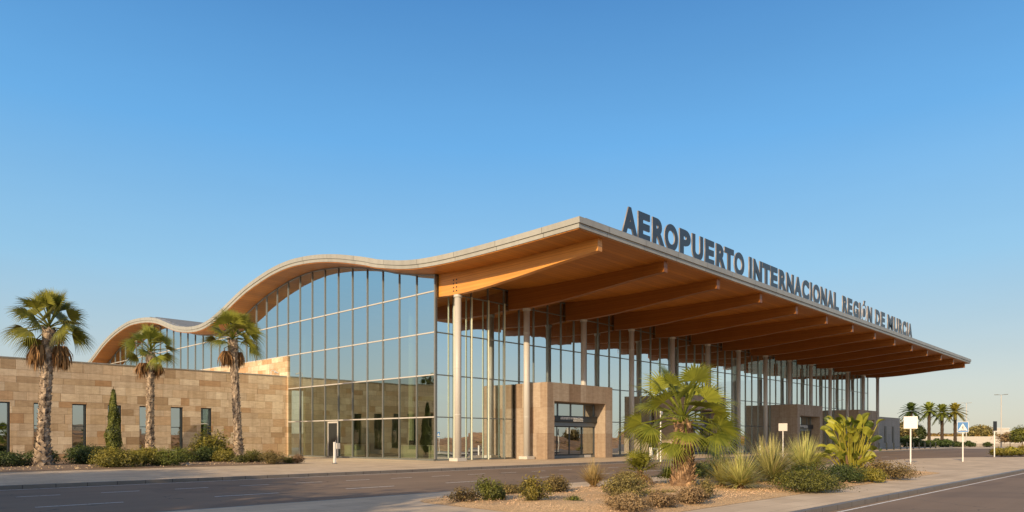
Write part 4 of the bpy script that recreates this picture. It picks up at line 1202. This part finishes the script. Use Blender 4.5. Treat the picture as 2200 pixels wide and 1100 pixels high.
# round trees
def tree(name, label, loc, H, Wc, seed, mat, leaf=.3, cnt=3500, group=None):
    rnd = random.Random(seed); t = thing(name, label, 'tree', loc, 0, group)
    mb = MB(); mb.tube([(0,0,-.1),(.05,0,H*.3),(0,.1,H*.6)], [.05*H*.5,.035*H*.5,.02*H*.5], 8)
    for i in range(7):
        a = i*2.4; mb.tube([(0.03,0,H*(.28+.04*i)),(math.cos(a)*Wc*.2,math.sin(a)*Wc*.2,H*.55),(math.cos(a)*Wc*.36,math.sin(a)*Wc*.36,H*.72)], [.02*H*.5,.012*H*.5,.004*H], 6)
    mb.build('trunk', M['stem'], t)
    f = shrub_mesh(Wc, H*.72, cnt, leaf, seed, 14).build('crown', M[mat], t); f.location.z = H*.30
    return t
tree('round_tree', 'broad dark round tree behind the beige wall', (*along(2104, 215), 0), 6.2, 7.5, 101, 'sh_olive', .5, 2600)
tree('round_tree', 'small green tree at the right edge beyond the hedge', (*along(2196, 118), -.1), 3.9, 3.6, 102, 'sh_green', .28, 2600)
tree('round_tree', 'low brown tree left of the green one at the right edge', (*along(2170, 128), -.1), 3.2, 3.6, 105, 'sh_dry', .28, 1500)
tree('round_tree', 'tall dark slender tree beside the blank panel far away', (*along(1978, 152), -.1), 5.2, 2.2, 103, 'sh_dark', .3, 1600)
tree('round_tree', 'orange lit tree beside the pale annex far away', (*along(1942, 190), -.1), 6.6, 7, 104, 'sh_olive', .5, 2400)
# hedge at right edge
hp = None
for i in range(5):
    lb = ['low yellow green hedge bush at the right edge, nearest the thin pole', 'second hedge bush from the thin pole', 'middle hedge bush behind the median end', 'fourth hedge bush near the right edge', 'hedge bush furthest right'][i]
    x, y = along(2152+20*i, 66+1.5*i)
    if hp is None: hp = shrub(lb, x, y, 2.0, .85, 'sh_yel', 3000, .09, 110, 'low hedge at the right edge', z=0)
    else: dup(hp, (x, y, 0), i*.9, lb, 1+.1*(i % 3))
sheet('hedge_bed', [along(2140, 62), along(2330, 62), along(2330, 74), along(2150, 74)], -.11, M['soil'])

# landscape south of the road, facing the glass front (seen mirrored in it)
mb = MB(); nx = 90; ny = 8
for i in range(nx+1):
    for j in range(ny+1):
        x = -110+i*4.2; y = -17-j*4
        k = min(1, j/3); z = -.2+k*(2.4+2.2*noise.noise(Vector((x*.03, y*.03, 2)))+1.0*noise.noise(Vector((x*.11, y*.11, 7)))) 
        mb.v.append((x, y, z)); mb.c.append(1.0)
for i in range(nx):
    for j in range(ny):
        a = i*(ny+1)+j; mb.f.append((a, a+1, a+ny+2, a+ny+1))
tag(mb.build('earth_bank', M['bank'], smooth=True), kind='structure')
pts = []
for i in range(260):
    x = rnd.uniform(-100, 255); y = rnd.uniform(-48, -16); pts.append((x, y, rnd.uniform(.6,2.4), rnd.uniform(.8,2.2)+(1.4 if y < -36 else 0)))
scrub('scrub', 'dry scrub over the earth bank across the road', pts, 15000, 'scrub', .42, 93)
tt = tree('round_tree', 'round tree on the earth bank across the road', (60, -26, 0), 5.2, 5.0, 120, 'sh_olive', .35, 2400, 'trees on the earth bank')
for i, (x, y, s) in enumerate([(22,-24,.7),(38,-34,1.0),(84,-30,.9),(110,-25,.8),(135,-34,1.0),(4,-32,.9),(160,-30,.9),(190,-34,1.0)]):
    dup(tt, (x, y, 0), i, None, s)
tq = tree('round_tree', 'tall leafy street tree just left of the picture beside the road', (-8, 12, -.1), 9.0, 7.0, 131, 'sh_green', .34, 5200, 'leafy trees west of the forecourt')
for i, (x, y, s) in enumerate([(-10, 17, .95), (-7.5, 22, 1.0), (-10, 27, 1.05), (-6.5, 31.5, .95), (-14, 35, 1.0), (-13, 8, 1.0)]):
    dup(tq, (x, y, -.1), i*1.3, None, s)
tw = tree('round_tree', 'leafy tree west of the road', (-24, 20, -.1), 5.6, 5.2, 121, 'sh_green', .3, 3000, 'leafy trees west of the forecourt')
for i, (x, y, s) in enumerate([(-34, 27, 1.2), (-22, 12, .8), (-40, 14, 1.1), (-33,40,1.2), (-29, 33, 1.1), (-31, 21, 1.1), (-26, 27, 1.0), (-38, 33, 1.3), (-27, 15, .9), (-42, 22, 1.3)]):
    dup(tw, (x, y, -.1), i*1.7, None, (s*1.25, s*1.25, s))

# ------------------------------------------------------------------ light, sky, camera
SUN_AZ = R(180+14)   # direction towards the sun, counter-clockwise from +X
SUN_EL = R(20)
sd = Vector((math.cos(SUN_AZ)*math.cos(SUN_EL), math.sin(SUN_AZ)*math.cos(SUN_EL), math.sin(SUN_EL)))
ld = bpy.data.lights.new('sun', 'SUN'); ld.energy = 5.0; ld.angle = R(.6); ld.color = (1.0, .76, .48)
lo = bpy.data.objects.new('sun', ld); COL.objects.link(lo); lo.rotation_euler = sd.to_track_quat('Z', 'Y').to_euler()
wd = bpy.data.worlds.new('World'); sc.world = wd; wd.use_nodes = True
n = wd.node_tree.nodes; l = wd.node_tree.links; bg = n['Background']
sky = n.new('ShaderNodeTexSky'); sky.sky_type = 'NISHITA'; sky.sun_disc = False
sky.sun_elevation = R(22); sky.sun_rotation = math.pi/2 - SUN_AZ; sky.altitude = 0; sky.air_density = 1.0; sky.dust_density = .7; sky.ozone_density = 2.0
STR = .13
# clear-evening gradient blended with the physical sky
tc = n.new('ShaderNodeTexCoord'); sx_ = n.new('ShaderNodeSeparateXYZ'); l.new(tc.outputs['Generated'], sx_.inputs[0])
rp_ = n.new('ShaderNodeValToRGB'); e = rp_.color_ramp.elements
st = [(0, (.66,.62,.50)), (.07, (.60,.64,.60)), (.14, (.45,.61,.70)), (.22, (.315,.60,.84)), (.38, (.150,.455,.86)), (.53, (.078,.285,.645)), (.72, (.035,.125,.31)), (1.0, (.015,.055,.15))]
while len(e) < len(st): e.new(.5)
for q, (p_, c_) in enumerate(st): e[q].position = p_; e[q].color = (*c_, 1)
l.new(sx_.outputs[2], rp_.inputs[0])
sc_ = n.new('ShaderNodeVectorMath'); sc_.operation = 'SCALE'; sc_.inputs['Scale'].default_value = 1/STR; l.new(rp_.outputs[0], sc_.inputs[0])
mx_ = n.new('ShaderNodeMix'); mx_.data_type = 'RGBA'; mx_.inputs[0].default_value = .86; l.new(sky.outputs[0], mx_.inputs[6])
hm = n.new('ShaderNodeMapping'); hm.inputs['Scale'].default_value = (1, 1, 5); l.new(tc.outputs['Generated'], hm.inputs[0])
hz_ = math_(n, l, 'MULTIPLY_ADD', noise_(n, l, 1.6, 5, hm.outputs[0], .6), .12, .94)
hv = n.new('ShaderNodeVectorMath'); hv.operation = 'SCALE'; l.new(sc_.outputs[0], hv.inputs[0]); l.new(hz_, hv.inputs['Scale']); l.new(hv.outputs[0], mx_.inputs[7])
# golden glow of the low sun behind the camera's left shoulder
dt_ = n.new('ShaderNodeVectorMath'); dt_.operation = 'DOT_PRODUCT'; l.new(tc.outputs['Generated'], dt_.inputs[0]); dt_.inputs[1].default_value = tuple(sd)
g1 = math_(n, l, 'POWER', math_(n, l, 'MAXIMUM', dt_.outputs['Value'], 0.0), 4.5)
gl_ = n.new('ShaderNodeVectorMath'); gl_.operation = 'SCALE'; gl_.inputs[0].default_value = (1.6/STR, 1.05/STR, .55/STR); l.new(g1, gl_.inputs['Scale'])
ad_ = n.new('ShaderNodeVectorMath'); ad_.operation = 'ADD'; l.new(mx_.outputs[2], ad_.inputs[0]); l.new(gl_.outputs[0], ad_.inputs[1])
l.new(ad_.outputs[0], bg.inputs[0]); bg.inputs[1].default_value = STR
cd = bpy.data.cameras.new('camera'); cam = bpy.data.objects.new('camera', cd); COL.objects.link(cam); sc.camera = cam
cam.location = (0, 0, 1.6); cam.rotation_euler = (R(90), 0, TH-R(90))
cd.lens = FPX/2200*36; cd.sensor_width = 36; cd.shift_y = 393/2200; cd.clip_end = 6000; cd.clip_start = .1
sc.view_settings.view_transform = 'Standard'; sc.view_settings.look = 'None'; sc.view_settings.exposure = 0
sc.cycles.max_bounces = 8; sc.cycles.transparent_max_bounces = 12
sc.cycles.use_denoising = True
